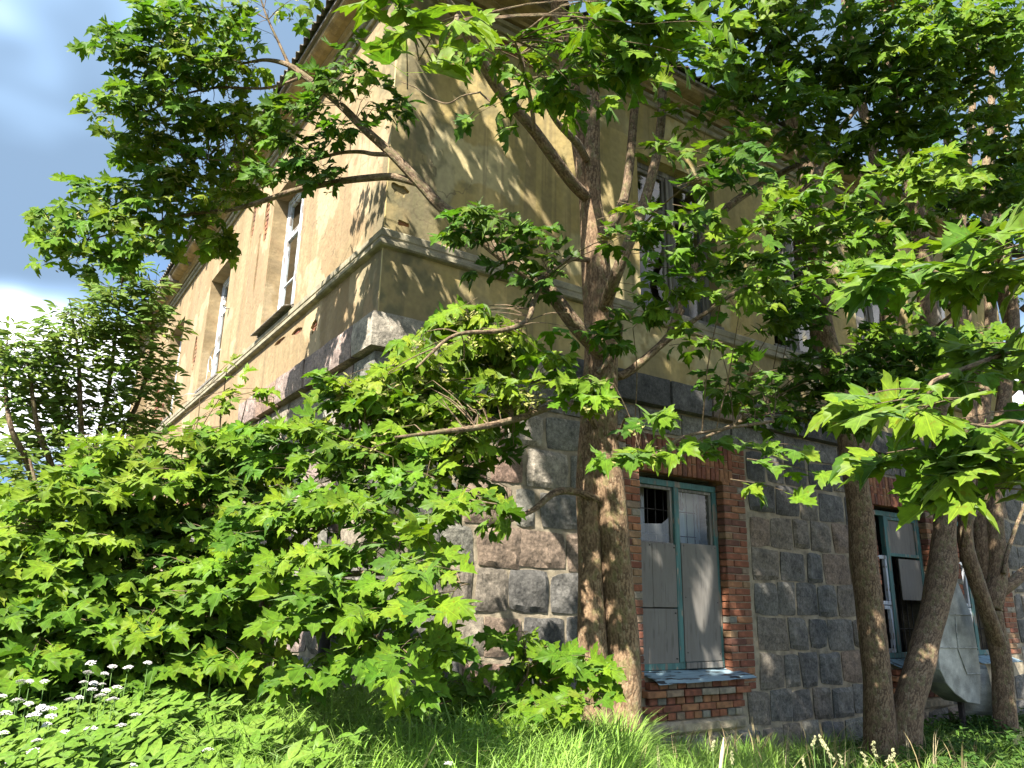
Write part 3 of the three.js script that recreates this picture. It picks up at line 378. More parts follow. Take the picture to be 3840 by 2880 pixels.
{ // the boarded window beside the maple
  const [x0, x1, y0, y1] = lowR[0], w = windowGroup(false), xm = 3.83, z1 = -0.11, z0 = -0.19, yb = 2.27;
  mesh('frame', rails(x0 + 0.004, x1 - 0.004, y0 + 0.05, y1 - 0.05, 0.07, z0, z1), M.teal, w);
  mesh('mullion', bbox(xm - 0.038, xm + 0.038, y0 + 0.12, y1 - 0.12, z0 + 0.003, z1 + 0.008), M.teal, w);
  for (const [a, b] of [[x0 + 0.076, xm - 0.04], [xm + 0.04, x1 - 0.076]]) { mesh('sash', rails(a, b, yb - 0.02, y1 - 0.122, 0.035, z0 + 0.012, z1 - 0.02), M.wood, w); }
  pane(w, xm + 0.075, x1 - 0.112, yb, y1 - 0.155, z0 + 0.04);
  { const s = new THREE.Shape(); [[x0 + 0.11, yb], [xm - 0.075, yb], [xm - 0.075, yb + 0.30], [xm - 0.2, yb + 0.22], [x0 + 0.11, yb + 0.2]].forEach(([x, y], i) => i ? s.lineTo(x, y) : s.moveTo(x, y)); const g = new THREE.ShapeGeometry(s); g.translate(0, 0, z0 + 0.04); const o = mesh('broken_pane', g, M.dirtyGlass, w); o.userData.label = 'jagged lower piece of a broken pane'; }
  // inner casement, window bars and a pale screen behind
  mesh('inner_frame', merge([rails(x0 + 0.01, x1 - 0.01, 2.0, y1 - 0.02, 0.07, -0.44, -0.38), bbox(3.52, 3.60, 2.07, y1 - 0.09, -0.435, -0.385), bbox(4.16, 4.25, 2.07, y1 - 0.09, -0.437, -0.387)]), M.white, w);
  mesh('screen', bbox(4.252, 4.435, 2.07, y1 - 0.092, -0.41, -0.40), M.curtain, w);
  for (const y of [2.38, 2.66]) mesh('bar', bbox(x0 - 0.02, x1 - 0.18, y, y + 0.012, -0.30, -0.288, 0.003), M.iron, w);
  for (let x = x0 + 0.10; x < x1 - 0.15; x += 0.125) mesh('bar', bbox(x, x + 0.011, 2.1, y1, -0.286, -0.275, 0.003), M.iron, w);
  // plywood over the lower lights
  mesh('board', bbox(x0 + 0.03, x0 + 0.232, 1.585, yb, z1 - 0.01, z1 + 0.012), M.ply, w); mesh('board', bbox(x0 + 0.237, xm - 0.042, 1.588, yb - 0.006, z1 - 0.012, z1 + 0.009), M.ply, w); for (const [nx, ny] of [[x0 + 0.06, 2.24], [x0 + 0.2, 2.24], [xm - 0.07, 2.23], [xm + 0.08, 2.26], [x1 - 0.09, 2.26], [xm + 0.08, 1.7], [x1 - 0.09, 1.65], [xm + 0.08, 1.12], [x1 - 0.09, 1.1], [x0 + 0.07, 1.62], [x0 + 0.07, 1.53], [xm - 0.08, 1.53], [x0 + 0.07, 1.06], [xm - 0.08, 1.06]]) mesh('nail', bbox(nx - 0.006, nx + 0.006, ny - 0.006, ny + 0.006, z1, z1 + 0.021, 0.002), M.iron, w); mesh('board', bbox(x0 + 0.035, xm - 0.045, y0 + 0.115, 1.575, z1 - 0.014, z1 + 0.004), M.ply, w);
  mesh('board', bbox(xm + 0.042, x1 - 0.06, y0 + 0.125, yb + 0.02, z1 - 0.006, z1 + 0.016), M.ply, w);
  mesh('batten', bbox(xm + 0.05, x1 - 0.05, y0 + 0.055, y0 + 0.118, z1 + 0.001, z1 + 0.02), M.wood, w);
  // bent sheet-metal sill
  const g = new THREE.PlaneGeometry(1.56, 0.27, 26, 6), p = g.attributes.position; for (let i = 0; i < p.count; i++) { const u = p.getX(i) / 1.56 + 0.5, v = p.getY(i) / 0.27 + 0.5; p.setXYZ(i, lerp(3.17, 4.56, u) + (1 - v) * lerp(0.06, 0.17, u), lerp(0.855, 0.945, v) + 0.016 * (fbm(u * 9, v * 3, 3, 5) - 0.5) - (v < 0.01 ? 0.02 : 0) + 0.02 * u * (1 - v), lerp(0.15, -0.115, v) + 0.01 * (fbm(u * 7, 3, 2, 9) - 0.5)); }
  const uv = g.attributes.uv; for (let i = 0; i < uv.count; i++) uv.setXY(i, uv.getY(i) * 0.5, uv.getX(i) * 1.3); g.computeVertexNormals(); mesh('sill', g, M.sill, w);
}
for (const [k, [x0, x1, y0, y1]] of [[1, lowR[1]], [2, lowR[2]]]) {
  const w = windowGroup(false), xm = x0 + 0.42, z1 = -0.12, z0 = -0.19, yt = 2.35;
  mesh('frame', rails(x0 + 0.004, x1 - 0.004, y0 + 0.05, y1 - 0.05, 0.07, z0, z1), M.teal, w);
  mesh('mullion', bbox(xm - 0.045, xm + 0.045, y0 + 0.12, y1 - 0.12, z0 + 0.003, z1 + 0.008), M.teal, w);
  mesh('sash', rails(x0 + 0.076, xm - 0.047, 1.68, yt, 0.05, z0 + 0.012, z1 - 0.005), M.white, w); mesh('sash', rails(x0 + 0.076, xm - 0.047, y0 + 0.122, 1.67, 0.05, z0 + 0.012, z1 - 0.005), M.white, w);
  mesh('sash', rails(xm + 0.047, x1 - 0.076, yt, y1 - 0.122, 0.045, z0 + 0.012, z1 - 0.005), M.teal, w);
  mesh('screen', bbox(xm + 0.094, x1 - 0.12, yt + 0.046, y1 - 0.168, z0 + 0.03, z0 + 0.04), M.ply, w);
  mesh('board', bbox(xm + 0.25, x1 - 0.08, 1.75, yt - 0.03, z1 - 0.02, z1 - 0.005), M.ply, w);
  for (let x = x0 + 0.1; x < x1 - 0.05; x += 0.13) mesh('bar', bbox(x, x + 0.012, y0 + 0.1, y1, -0.29, -0.278, 0.003), M.iron, w);
  for (const y of [1.35, 1.95, 2.5]) mesh('bar', bbox(x0 - 0.02, x1 + 0.02, y, y + 0.012, -0.302, -0.291, 0.003), M.iron, w);
  const s = bbox(x0 - 0.02, x1 + 0.06, -0.006, 0.006, -0.12, 0.14, 0.002); s.rotateX(0.33); s.translate(0, y0 + 0.0, 0); mesh('sill', s, M.sill, w);
}
{ const [a, b, c, d] = lowL[0], w = windowGroup(true); mesh('frame', rails(-b + 0.004, -a - 0.004, c + 0.05, d - 0.05, 0.07, -0.19, -0.11), M.teal, w); mesh('board', bbox(-b + 0.07, -a - 0.07, c + 0.12, d - 0.12, -0.16, -0.14), M.ply, w); }
// downpipe on the left front by the corner
{ const p0 = onX(1197, 2640, -0.09), a = []; for (const [y, o, r] of [[p0.y - 0.6, -0.09, 0.055], [p0.y + 1.0, -0.09, 0.055], [3.5, -0.10, 0.055], [4.3, -0.17, 0.055], [7.6, -0.14, 0.055]]) a.push(V(o, y, p0.z)); mesh('downpipe', limb(a.slice(0, 3), [0.05, 0.05, 0.05], { sides: 12, seg: 3, rough: 0.01 }), M.iron, house); }
// porcelain insulator on its hook beside the second left window
{ const p = onX(840, 1146, -0.09), g = new THREE.LatheGeometry([[0, 0], [0.028, 0], [0.032, 0.02], [0.022, 0.03], [0.03, 0.045], [0.03, 0.06], [0.018, 0.075], [0, 0.085]].map(a => new THREE.Vector2(...a)), 14); const t = thing('insulator', 'small white porcelain insulator on a hook beside a left-front window', 'insulator'); t.position.copy(p); mesh('cap', g, M.porcelain, t); mesh('hook', limb([V(0, 0.02, 0), V(0, -0.03, 0), V(0.04, -0.045, 0), V(0.10, -0.02, 0)], [0.006, 0.006], { sides: 6, seg: 3, rough: 0 }), M.iron, t); }
// ---------------------------------------------------------------- leaves
const half = [[0.02, 0.0], [0.13, -0.07], [0.25, -0.06], [0.41, -0.05], [0.33, 0.045], [0.30, 0.10], [0.45, 0.13], [0.52, 0.20], [0.66, 0.40], [0.50, 0.385], [0.45, 0.47], [0.36, 0.42], [0.20, 0.415], [0.23, 0.56], [0.34, 0.66], [0.22, 0.70], [0.19, 0.80], [0.085, 0.83], [0.0, 1.02]];
const halfLow = [[0.04, 0.0], [0.40, -0.04], [0.31, 0.10], [0.62, 0.38], [0.21, 0.42], [0.30, 0.66], [0.0, 1.0]];
function leafTemplate(h, bend, fold, twist, petiole) {     // outline fan round the middle of the blade, lobes drooping, blade folded along the midrib
  const out = [...h, ...h.slice(0, -1).reverse().map(([x, y]) => [-x, y])], pos = [], uv = [], ix = [], c = [0, 0.30];
  const put = ([x, y]) => { const r = Math.hypot(x, y - 0.3), z = fold * Math.abs(x) - bend * r * r * 0.9 + twist * x * (y - 0.3); pos.push(x, y, z); uv.push((x + 0.75) / 1.5, (y + 0.2) / 1.4); };
  put(c); out.forEach(put); for (let i = 0; i < out.length; i++) ix.push(0, 1 + i, 1 + (i + 1) % out.length);
  if (petiole) { const b = pos.length / 3, L = petiole; [[-0.008, 0.02, 0], [0.008, 0.02, 0], [0.007, -L, -L * 0.12], [-0.007, -L, -L * 0.12]].forEach(p => { pos.push(...p); uv.push(0.5, 0.25); }); ix.push(b, b + 2, b + 1, b, b + 3, b + 2); }
  const g = rawGeo(pos, ix); g.setAttribute('uv', new THREE.Float32BufferAttribute(uv, 2)); g.computeVertexNormals(); return g;
}
const mapleLeaf = [[0.35, 0.12, 0.2], [0.75, 0.05, -0.3], [0.5, 0.4, 0.35], [0.2, -0.15, -0.4], [1.1, 0.3, 0.25], [0.6, 0.6, -0.2], [1.5, 0.5, 0.3], [-0.3, 0.35, 0.4], [0.9, -0.35, -0.5], [0.3, 0.9, 0.1]].map(a => leafTemplate(half, ...a, 0.55));
const mapleLow = [[0.4, 0.15, 0.2], [0.6, 0.3, -0.2], [0.2, 0, 0.3]].map(a => leafTemplate(halfLow, ...a, 0));
const narrow = [[0.03, 0], [0.13, 0.25], [0.16, 0.5], [0.10, 0.8], [0, 1]]; const willowLeaf = [[0.35, 0.5, 0.3], [0.6, 0.2, -0.4], [0.1, 0.6, 0.2]].map(a => leafTemplate(narrow, ...a, 0.1));
function mergeLeaves(list, templates) {     // [matrix, colour, template]
  let nv = 0, ni = 0; for (const l of list) { const t = templates[l.t]; nv += t.attributes.position.count; ni += t.index.count; }
  const P = new Float32Array(nv * 3), N = new Float32Array(nv * 3), U = new Float32Array(nv * 2), C = new Float32Array(nv * 3), I = new Uint32Array(ni); let a = 0, b = 0; const v = V(), nm = new THREE.Matrix3();
  for (const l of list) { const t = templates[l.t], p = t.attributes.position, n = t.attributes.normal, u = t.attributes.uv; nm.getNormalMatrix(l.m); for (let i = 0; i < t.index.count; i++) I[b++] = t.index.array[i] + a; for (let i = 0; i < p.count; i++, a++) { v.fromBufferAttribute(p, i).applyMatrix4(l.m); P[a * 3] = v.x; P[a * 3 + 1] = v.y; P[a * 3 + 2] = v.z; v.fromBufferAttribute(n, i).applyMatrix3(nm).normalize(); N[a * 3] = v.x; N[a * 3 + 1] = v.y; N[a * 3 + 2] = v.z; U[a * 2] = u.getX(i); U[a * 2 + 1] = u.getY(i); C[a * 3] = l.c[0]; C[a * 3 + 1] = l.c[1]; C[a * 3 + 2] = l.c[2]; } }
  const g = new THREE.BufferGeometry(); g.setAttribute('position', new THREE.BufferAttribute(P, 3)); g.setAttribute('normal', new THREE.BufferAttribute(N, 3)); g.setAttribute('uv', new THREE.BufferAttribute(U, 2)); g.setAttribute('color', new THREE.BufferAttribute(C, 3)); g.setIndex(new THREE.BufferAttribute(I, 1)); return g;
}
// leaf colours with sun and shade put in: sunlit and young yellowish, full green, shaded deep green, the odd yellow or reddish one
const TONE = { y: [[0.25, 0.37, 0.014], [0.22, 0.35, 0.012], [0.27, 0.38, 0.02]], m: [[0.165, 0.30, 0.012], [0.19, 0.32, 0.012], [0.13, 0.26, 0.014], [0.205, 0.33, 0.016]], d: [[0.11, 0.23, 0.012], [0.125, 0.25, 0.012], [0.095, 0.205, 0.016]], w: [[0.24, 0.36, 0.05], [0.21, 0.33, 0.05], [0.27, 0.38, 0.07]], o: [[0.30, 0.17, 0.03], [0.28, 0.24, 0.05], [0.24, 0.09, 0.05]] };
M.leafVC = leafMat([1, 1, 1], { vertexColors: true });
const leafMats = {}; for (const k in TONE) TONE[k].forEach((c, i) => leafMats[k + i] = leafMat(c));
M.key = std({ color: new THREE.Color(0.30, 0.29, 0.08), side: THREE.DoubleSide, roughness: 0.8 });

class Tree {
  constructor(name, label, o = {}) { this.g = thing(name, label, o.category || 'tree', o.group); this.bark = o.bark || M.bark; this.nodes = []; this.leaves = []; this.twigs = []; this.keys = []; this.templates = o.templates || mapleLeaf; this.size = o.size || 0.13; this.single = o.single ?? 300; this.seed = 1; this.leafName = 'leaf'; this.twigR = o.twigR || 0.004; }
  limb(name, pts, radii, o = {}) { this.seed++; const m = mesh(name, limb(pts, radii, { seed: this.seed, ...o }), o.mat || this.bark, this.g); const c = new THREE.CatmullRomCurve3(pts, false, 'centripetal'), n = Math.ceil(c.getLength() / 0.12); for (let i = 0; i <= n; i++) this.nodes.push(c.getPoint(i / n)); return m; }
  nearest(p) { let b = null, bd = 1e9; for (const n of this.nodes) { const d = n.distanceToSquared(p) + 0.35 * Math.max(0, n.y - p.y); if (d < bd) { bd = d; b = n; } } return b; }
  spray(p, { n = 9, tone = 'm', size = this.size, twig = true, keys = 0, face = 0.6, droop = 0.25, out } = {}) {
    const root = this.nearest(p), dir = out ? out.clone() : p.clone().sub(root || V(0, p.y, 0)); dir.y *= 0.25; if (dir.lengthSq() < 1e-4) dir.set(rr(-1, 1), 0, rr(-1, 1)); dir.normalize(); dir.x += rr(-0.5, 0.5); dir.z += rr(-0.5, 0.5); dir.y -= droop * rr(0.3, 1.2); dir.normalize();
    const side = dir.clone().cross(V(0, 1, 0)).normalize(), L = size * rr(1.6, 2.6), start = p.clone().addScaledVector(dir, -L * 0.6);
    if (twig && root) { const d = start.distanceTo(root); if (d < 0.3 || (d < 1.0 && rnd() < 0.3)) this.twigs.push([root, root.clone().lerp(start, 0.5).add(V(rr(-0.06, 0.06) * d, 0.10 * d * rr(0.2, 1), rr(-0.06, 0.06) * d)), start, this.twigR + 0.0035 * d]); this.twigs.push([start, p.clone().addScaledVector(V(0, 1, 0), 0.01), p.clone().addScaledVector(dir, L * 0.4), this.twigR * 0.7]); }
    const view = CP.clone().sub(p).normalize(), tv = rr(0.78, 1.22), th = rr(0.86, 1.2);
    for (let i = 0; i < n; i++) {
      const t = i < 3 ? 1 : rnd(), s = i === 0 ? 0 : i % 2 ? 1 : -1, base = start.clone().addScaledVector(dir, L * t), ang = s * (i < 3 ? rr(0.5, 0.9) : rr(0.7, 1.5)), sz = size * (0.5 + 0.68 * Math.sqrt(rnd()));
      const ld = dir.clone().multiplyScalar(Math.cos(ang)).addScaledVector(side, Math.sin(ang)); ld.y -= rr(0.0, 0.5); ld.x += rr(-0.2, 0.2); ld.z += rr(-0.2, 0.2); ld.normalize();
      const nrm = V(0, 0.55, 0).addScaledVector(SUN, 0.6).addScaledVector(view, face).add(V(rr(-0.5, 0.5), rr(-0.3, 0.3), rr(-0.5, 0.5))).addScaledVector(dir, 0.15);
      const x = ld.clone().cross(nrm).normalize(), z = x.clone().cross(ld).normalize();
      base.addScaledVector(ld, sz * 0.5);
      const m = new THREE.Matrix4().makeBasis(x.multiplyScalar(sz), ld.multiplyScalar(sz), z.multiplyScalar(sz)).setPosition(base);
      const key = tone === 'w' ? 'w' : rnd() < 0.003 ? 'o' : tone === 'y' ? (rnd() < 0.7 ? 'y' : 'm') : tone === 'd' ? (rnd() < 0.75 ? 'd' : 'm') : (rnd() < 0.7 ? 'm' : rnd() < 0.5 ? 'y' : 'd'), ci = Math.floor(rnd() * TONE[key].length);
      this.leaves.push({ m, key: key + ci, c: [TONE[key][ci][0] * tv * th, TONE[key][ci][1] * tv, TONE[key][ci][2] * tv], t: Math.floor(rnd() * this.templates.length), p: base, sz });
    }
    for (let i = 0; i < keys; i++) this.keys.push(p.clone().add(V(rr(-0.08, 0.08), rr(-0.12, -0.02), rr(-0.08, 0.08))));
  }
  // a body of foliage: sprays spread through an ellipsoid placed at a measured point and distance
  mass(px, py, rx, ry, dist, o = {}) { const k = dist / F, n = o.sprays || Math.max(2, Math.round(rx * ry * k * k / (this.size * this.size) * (o.dense || 0.62) * 4.2)); const c = at(px, py, dist), r = V(1, 0, 0).transformDirection(E4), u = V(0, 1, 0).transformDirection(E4), f = ray(px, py); const th = o.thick || 0.3; for (let i = 0; i < n; i++) { let a, b; do { a = rr(-1, 1); b = rr(-1, 1); } while (a * a + b * b > 1); const p = c.clone().addScaledVector(r, a * rx * k).addScaledVector(u, b * ry * k).addScaledVector(f, rr(-th, th)); if (p.x > -0.1 && p.z < 0.14 && p.y < 8.6) { if (p.z > -0.6) p.z = 0.2; else p.x = -0.2; } this.spray(p, o); } }
  ball(c, r, n, o = {}) { for (let i = 0; i < n; i++) { const p = V(rr(-1, 1), rr(-1, 1), rr(-1, 1)); if (p.length() > 1 || p.length() < (o.hollow || 0)) { i--; continue; } p.multiply(r).add(c); if (p.x > -0.35 && p.z < 0.5 && p.y < 8.8) continue; this.spray(p, o); } }
  done() {
    const vis = this.leaves.map(l => { const [x, y, d] = proj(l.p); return { l, s: d > 0.2 && x > 20 && x < 3820 && y > 20 && y < 2860 ? l.sz / d : 0 }; }).sort((a, b) => b.s - a.s);
    const one = new Set(); let k = 0; for (const v of vis) { if (k >= this.single || v.s * 770 < 8) break; one.add(v.l); k++; }
    for (const l of one) { const o = mesh(this.leafName, this.templates[l.t], leafMats[l.key], this.g); l.m.decompose(o.position, o.quaternion, o.scale); }
    const rest = this.leaves.filter(l => !one.has(l)); if (rest.length) mesh('foliage', mergeLeaves(rest, this.templates), M.leafVC, this.g, 'stuff');
    if (this.twigs.length) mesh('twigs', merge(this.twigs.map(([a, b, c, r]) => limb([a, b, c], [r, r * 0.8, r * 0.5], { sides: 4, seg: 3, rough: 0, cap: false }))), this.bark, this.g, 'stuff');
    if (this.keys.length) { const w = []; for (const p of this.keys) for (const q of [-1, 1, -1, 1]) { const g = keyGeo.clone(); g.rotateX(rr(-0.6, 0.6)); g.rotateZ(q * rr(1.0, 1.5)); g.rotateY(rr(0, 6.3)); g.translate(p.x + rr(-0.02, 0.02), p.y + rr(-0.02, 0.02), p.z + rr(-0.02, 0.02)); w.push(g); } mesh('winged_seeds', merge(w), M.key, this.g, 'stuff'); }
    return this.g;
  }
}
const keyGeo = rawGeo([0, 0, 0, 0.005, 0.010, 0.001, 0.010, 0.030, 0.002, 0.004, 0.045, 0, -0.003, 0.030, -0.001, -0.004, 0.008, 0], [0, 1, 5, 1, 4, 5, 1, 2, 4, 2, 3, 4]); keyGeo.setAttribute('uv', new THREE.Float32BufferAttribute(new Float32Array(12), 2)); keyGeo.computeVertexNormals();
const Pz = (list, z) => list.map(([x, y, zz]) => onZ(x, y, zz ?? z));
const Pd = list => list.map(([x, y, d]) => at(x, y, d));

// ---------------------------------------------------------------- the double-stemmed maple before the corner
{
  const t = new Tree('maple_tree', 'tall grey maple with two joined stems standing in front of the boarded window', { size: 0.135 });
  const z = 1.3, k = z => 1 / F * 6.4;
  const base = onZ(2330, 2870, z), low = V(base.x, ground(base.x, z) - 0.15, z);
  const A = [V(low.x - 0.02, low.y, z), ...Pz([[2345, 2780], [2337, 2441], [2307, 2094], [2290, 1886], [2264, 1654], [2264, 1365], [2252, 1191], [2235, 926], [2216, 752], [2200, 600]], z)];
  t.limb('trunk', A, [0.17, 0.14, 0.135, 0.13, 0.135, 0.13, 0.12, 0.12, 0.115, 0.10, 0.095], { sides: 18, rough: 0.10, mat: M.barkRustLit });
  const Bz = 1.24; t.limb('trunk', [V(low.x - 0.22, low.y, Bz), ...Pz([[2245, 2820], [2222, 2441], [2212, 2094], [2205, 1800], [2213, 1560], [2225, 1300], [2215, 1000], [2205, 760], [2170, 500], [2142, 320], [2095, 30], [2060, -300], [2000, -800]], Bz - 0.03)], [0.18, 0.145, 0.115, 0.10, 0.095, 0.085, 0.08, 0.085, 0.085, 0.085, 0.08, 0.07, 0.06, 0.05], { sides: 16, rough: 0.10, mat: M.barkRustLit });
  const top = A[A.length - 1];
  t.limb('stem', [A[9], ...Pz([[2222, 500], [2225, 330], [2240, 100], [2230, -250], [2180, -700]], 1.4)], [0.09, 0.07, 0.06, 0.055, 0.05, 0.035], { sides: 12 });
  t.limb('stem', [A[8], ...Pz([[2281, 860], [2339, 752], [2380, 405], [2414, 115], [2440, -300]], 1.5)], [0.06, 0.05, 0.045, 0.04, 0.035, 0.025], { sides: 10 });
  t.limb('stem', [A[7], ...Pz([[2330, 980], [2414, 770], [2472, 520], [2495, 170], [2540, -200]], 1.75)], [0.06, 0.05, 0.045, 0.042, 0.036, 0.025], { sides: 10 });
  // bough running up to the left over the corner
  const bough = [A[6].clone().add(V(-0.05, 0.05, 0.05)), ...Pd([[2157, 1218, 6.35], [2050, 1080, 6.4], [1890, 960, 6.5], [1743, 839, 6.6], [1650, 770, 6.7], [1575, 689, 6.8], [1471, 579, 6.95], [1363, 481, 7.15], [1270, 388, 7.35], [1143, 287, 7.6], [1084, 245, 7.75], [1000, 225, 7.9], [900, 240, 8.1]])];
  t.limb('branch', bough, [0.07, 0.065, 0.06, 0.058, 0.056, 0.052, 0.046, 0.042, 0.038, 0.034, 0.03, 0.024, 0.016, 0.01], { sides: 10, mat: M.bark });
  t.limb('branch', [bough[6], ...Pd([[1471, 664, 6.95], [1367, 669, 7.1], [1280, 680, 7.25], [1100, 716, 7.55], [1007, 747, 7.7], [868, 787, 7.9], [746, 799, 8.1], [560, 840, 8.3], [330, 900, 8.5]])], [0.036, 0.034, 0.032, 0.03, 0.027, 0.024, 0.02, 0.016, 0.012, 0.007], { sides: 8, mat: M.bark });
  t.limb('branch', [bough[7], ...Pd([[1400, 578, 7.0], [1355, 570, 7.1], [1280, 573, 7.2], [1180, 600, 7.35], [1060, 640, 7.6], [900, 610, 7.9], [700, 590, 8.2]])], [0.022, 0.02, 0.018, 0.016, 0.014, 0.012, 0.008, 0.005], { sides: 7, mat: M.bark });
  t.limb('branch', [bough[11], ...Pd([[1050, 170, 7.9], [1000, 60, 8.1], [960, -60, 8.3]])], [0.016, 0.012, 0.01, 0.006], { sides: 6, mat: M.bark });
  t.limb('branch', [bough[10], ...Pd([[1000, 330, 7.9], [800, 330, 8.2], [620, 380, 8.4], [520, 460, 8.5]])], [0.016, 0.014, 0.012, 0.008, 0.005], { sides: 6, mat: M.bark });
  // bough up-left from the trunk, over the camera side of the corner
  const b2 = [A[9].clone(), ...Pz([[2150, 690, 1.4], [2003, 490, 1.6], [1860, 320, 1.9], [1714, 60, 2.3], [1620, -60, 2.5], [1480, -300, 2.9]])];
  t.limb('branch', b2, [0.06, 0.055, 0.05, 0.045, 0.036, 0.028, 0.018], { sides: 10 });
  t.limb('branch', [b2[4], ...Pd([[1700, 90, 3.9], [1650, 110, 3.4], [1520, 100, 3.0]])], [0.016, 0.013, 0.010, 0.005], { sides: 6 });
  t.limb('branch', [b2[2], ...Pd([[1990, 380, 5.6], [1960, 250, 5.2], [1930, 150, 5.0]])], [0.02, 0.016, 0.012, 0.006], { sides: 6 });
  t.limb('branch', [top, ...Pd([[2150, 520, 6.1], [2090, 460, 5.9], [2020, 340, 5.5]])], [0.035, 0.03, 0.02, 0.01], { sides: 8 });
  // bare twig curving left of the bough
  t.limb('branch', Pd([[1860, 400, 5.8], [1800, 345, 5.9], [1805, 345, 5.9], [1735, 360, 6.0], [1680, 388, 6.1], [1620, 370, 6.2], [1560, 330, 6.3], [1500, 305, 6.4]]), [0.008, 0.007, 0.007, 0.006, 0.006, 0.005, 0.004, 0.003], { sides: 5, mat: M.bark });
  // low branches
  const l1 = [A[5], ...Pz([[2180, 1512, 1.4], [2136, 1515, 1.5], [2079, 1521, 1.6], [1945, 1568, 1.75], [1800, 1602, 1.9], [1650, 1620, 2.0], [1480, 1640, 2.0]])]; t.limb('branch', l1, [0.032, 0.03, 0.028, 0.028, 0.026, 0.022, 0.015, 0.008], { sides: 8 });
  t.limb('branch', [A[4].clone().add(V(-0.06, 0, 0)), ...Pz([[2165, 1845, 1.3], [2110, 1840, 1.35], [2073, 1851, 1.4], [2003, 1909, 1.5], [1900, 1960, 1.6]])], [0.032, 0.03, 0.03, 0.028, 0.022, 0.012], { sides: 8 });
  const l3 = [A[8].clone().add(V(-0.08, -0.15, 0)), ...Pz([[2136, 972, 1.45], [2061, 1024, 1.6], [2009, 1110, 1.7], [1974, 1203, 1.8], [1880, 1240, 1.9], [1700, 1260, 2.0], [1560, 1380, 2.1]])]; t.limb('branch', l3, [0.026, 0.026, 0.024, 0.022, 0.02, 0.017, 0.012, 0.007], { sides: 8 });
  const r1 = [A[6].clone(), ...Pz([[2316, 1411, 1.35], [2437, 1330, 1.5], [2513, 1249, 1.6], [2560, 1163, 1.65]])]; t.limb('branch', r1, [0.045, 0.042, 0.036, 0.028, 0.022], { sides: 8 });
  t.limb('branch', [r1[2], ...Pz([[2570, 1225, 1.7], [2686, 1146, 1.8], [2869, 1016, 1.95], [3000, 930, 2.0]])], [0.026, 0.022, 0.02, 0.016, 0.009], { sides: 7 });
  t.limb('branch', [r1[3], ...Pz([[2600, 1000, 1.7], [2681, 827, 1.8], [2838, 700, 1.9], [2965, 631, 2.0], [3063, 567, 2.05], [3185, 440, 2.15], [3312, 278, 2.2], [3428, 174, 2.3], [3602, 127, 2.4], [3775, 35, 2.5]])], [0.034, 0.036, 0.036, 0.034, 0.032, 0.03, 0.027, 0.024, 0.02, 0.016, 0.012], { sides: 9 });
  t.limb('branch', Pz([[2330, 1215, 1.55], [2318, 1280, 1.5], [2290, 1340, 1.45], [2240, 1400, 1.4]]), [0.022, 0.024, 0.022, 0.02], { sides: 8 });
  t.limb('branch', [A[5].clone().add(V(0.1, 0.0, 0.05)), ...Pd([[2360, 1560, 5.9], [2430, 1680, 5.4], [2380, 1740, 5.1]])], [0.014, 0.011, 0.008, 0.004], { sides: 6 });
  t.limb('branch', Pd([[2400, 1735, 5.2], [2460, 1700, 5.3], [2560, 1640, 5.5], [2700, 1610, 5.7], [2900, 1580, 6.0]]), [0.009, 0.011, 0.012, 0.013, 0.014], { sides: 6 });
  // foliage over the sky at the left
  const up = { tone: 'm', thick: 0.3, keys: 3, n: 9, droop: 0.35, dense: 0.47, face: 1.0 };
  for (const e of [[790, 110, 200, 120], [600, 250, 170, 130], [790, 330, 160, 140], [520, 430, 130, 110], [700, 500, 180, 110], [890, 520, 110, 100], [640, 660, 140, 80], [450, 740, 160, 70], [800, 690, 150, 90], [270, 850, 75, 100], [420, 870, 160, 90], [640, 850, 140, 80], [820, 890, 100, 70], [300, 980, 80, 45], [930, 640, 70, 70], [1100, 30, 50, 50], [560, 340, 90, 80], [900, 40, 90, 60]]) t.mass(e[0], e[1], e[2], e[3], 8.2, up);
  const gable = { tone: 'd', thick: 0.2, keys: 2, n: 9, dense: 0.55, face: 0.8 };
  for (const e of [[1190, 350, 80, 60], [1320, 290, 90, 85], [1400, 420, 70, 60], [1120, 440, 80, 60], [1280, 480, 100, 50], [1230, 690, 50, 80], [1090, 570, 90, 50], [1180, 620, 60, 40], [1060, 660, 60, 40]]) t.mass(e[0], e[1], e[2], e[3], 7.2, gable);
  // near, sunlit sprays at the top
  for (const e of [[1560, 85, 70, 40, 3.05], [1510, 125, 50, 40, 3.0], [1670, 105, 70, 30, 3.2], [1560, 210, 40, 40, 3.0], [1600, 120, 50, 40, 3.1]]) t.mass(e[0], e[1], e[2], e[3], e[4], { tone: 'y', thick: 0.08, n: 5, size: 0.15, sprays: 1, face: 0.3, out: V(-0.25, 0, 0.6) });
  for (const e of [[1900, 130, 140, 70, 5.2], [2020, 250, 110, 80, 5.2], [1960, 380, 100, 55, 5.2], [2130, 120, 120, 90, 5.0], [2240, 220, 120, 70, 4.7], [2350, 120, 150, 110, 4.5], [2480, 90, 150, 90, 4.3], [2320, 270, 110, 50, 4.8], [2080, 340, 90, 60, 5.3], [2200, 30, 200, 60, 4.6], [2560, 180, 100, 80, 5.0], [2420, 240, 100, 60, 5.0]]) t.mass(e[0], e[1], e[2], e[3], e[4], { tone: 'm', thick: 0.2, n: 8, dense: 0.6, face: 0.7 });
  for (const e of [[1740, 790, 85, 45], [1850, 860, 120, 75], [1960, 960, 110, 80], [2000, 1060, 90, 45], [1700, 860, 45, 35], [2060, 890, 50, 30]]) t.mass(e[0], e[1], e[2], e[3], 6.1, { tone: 'd', thick: 0.15, n: 8, dense: 0.6 });
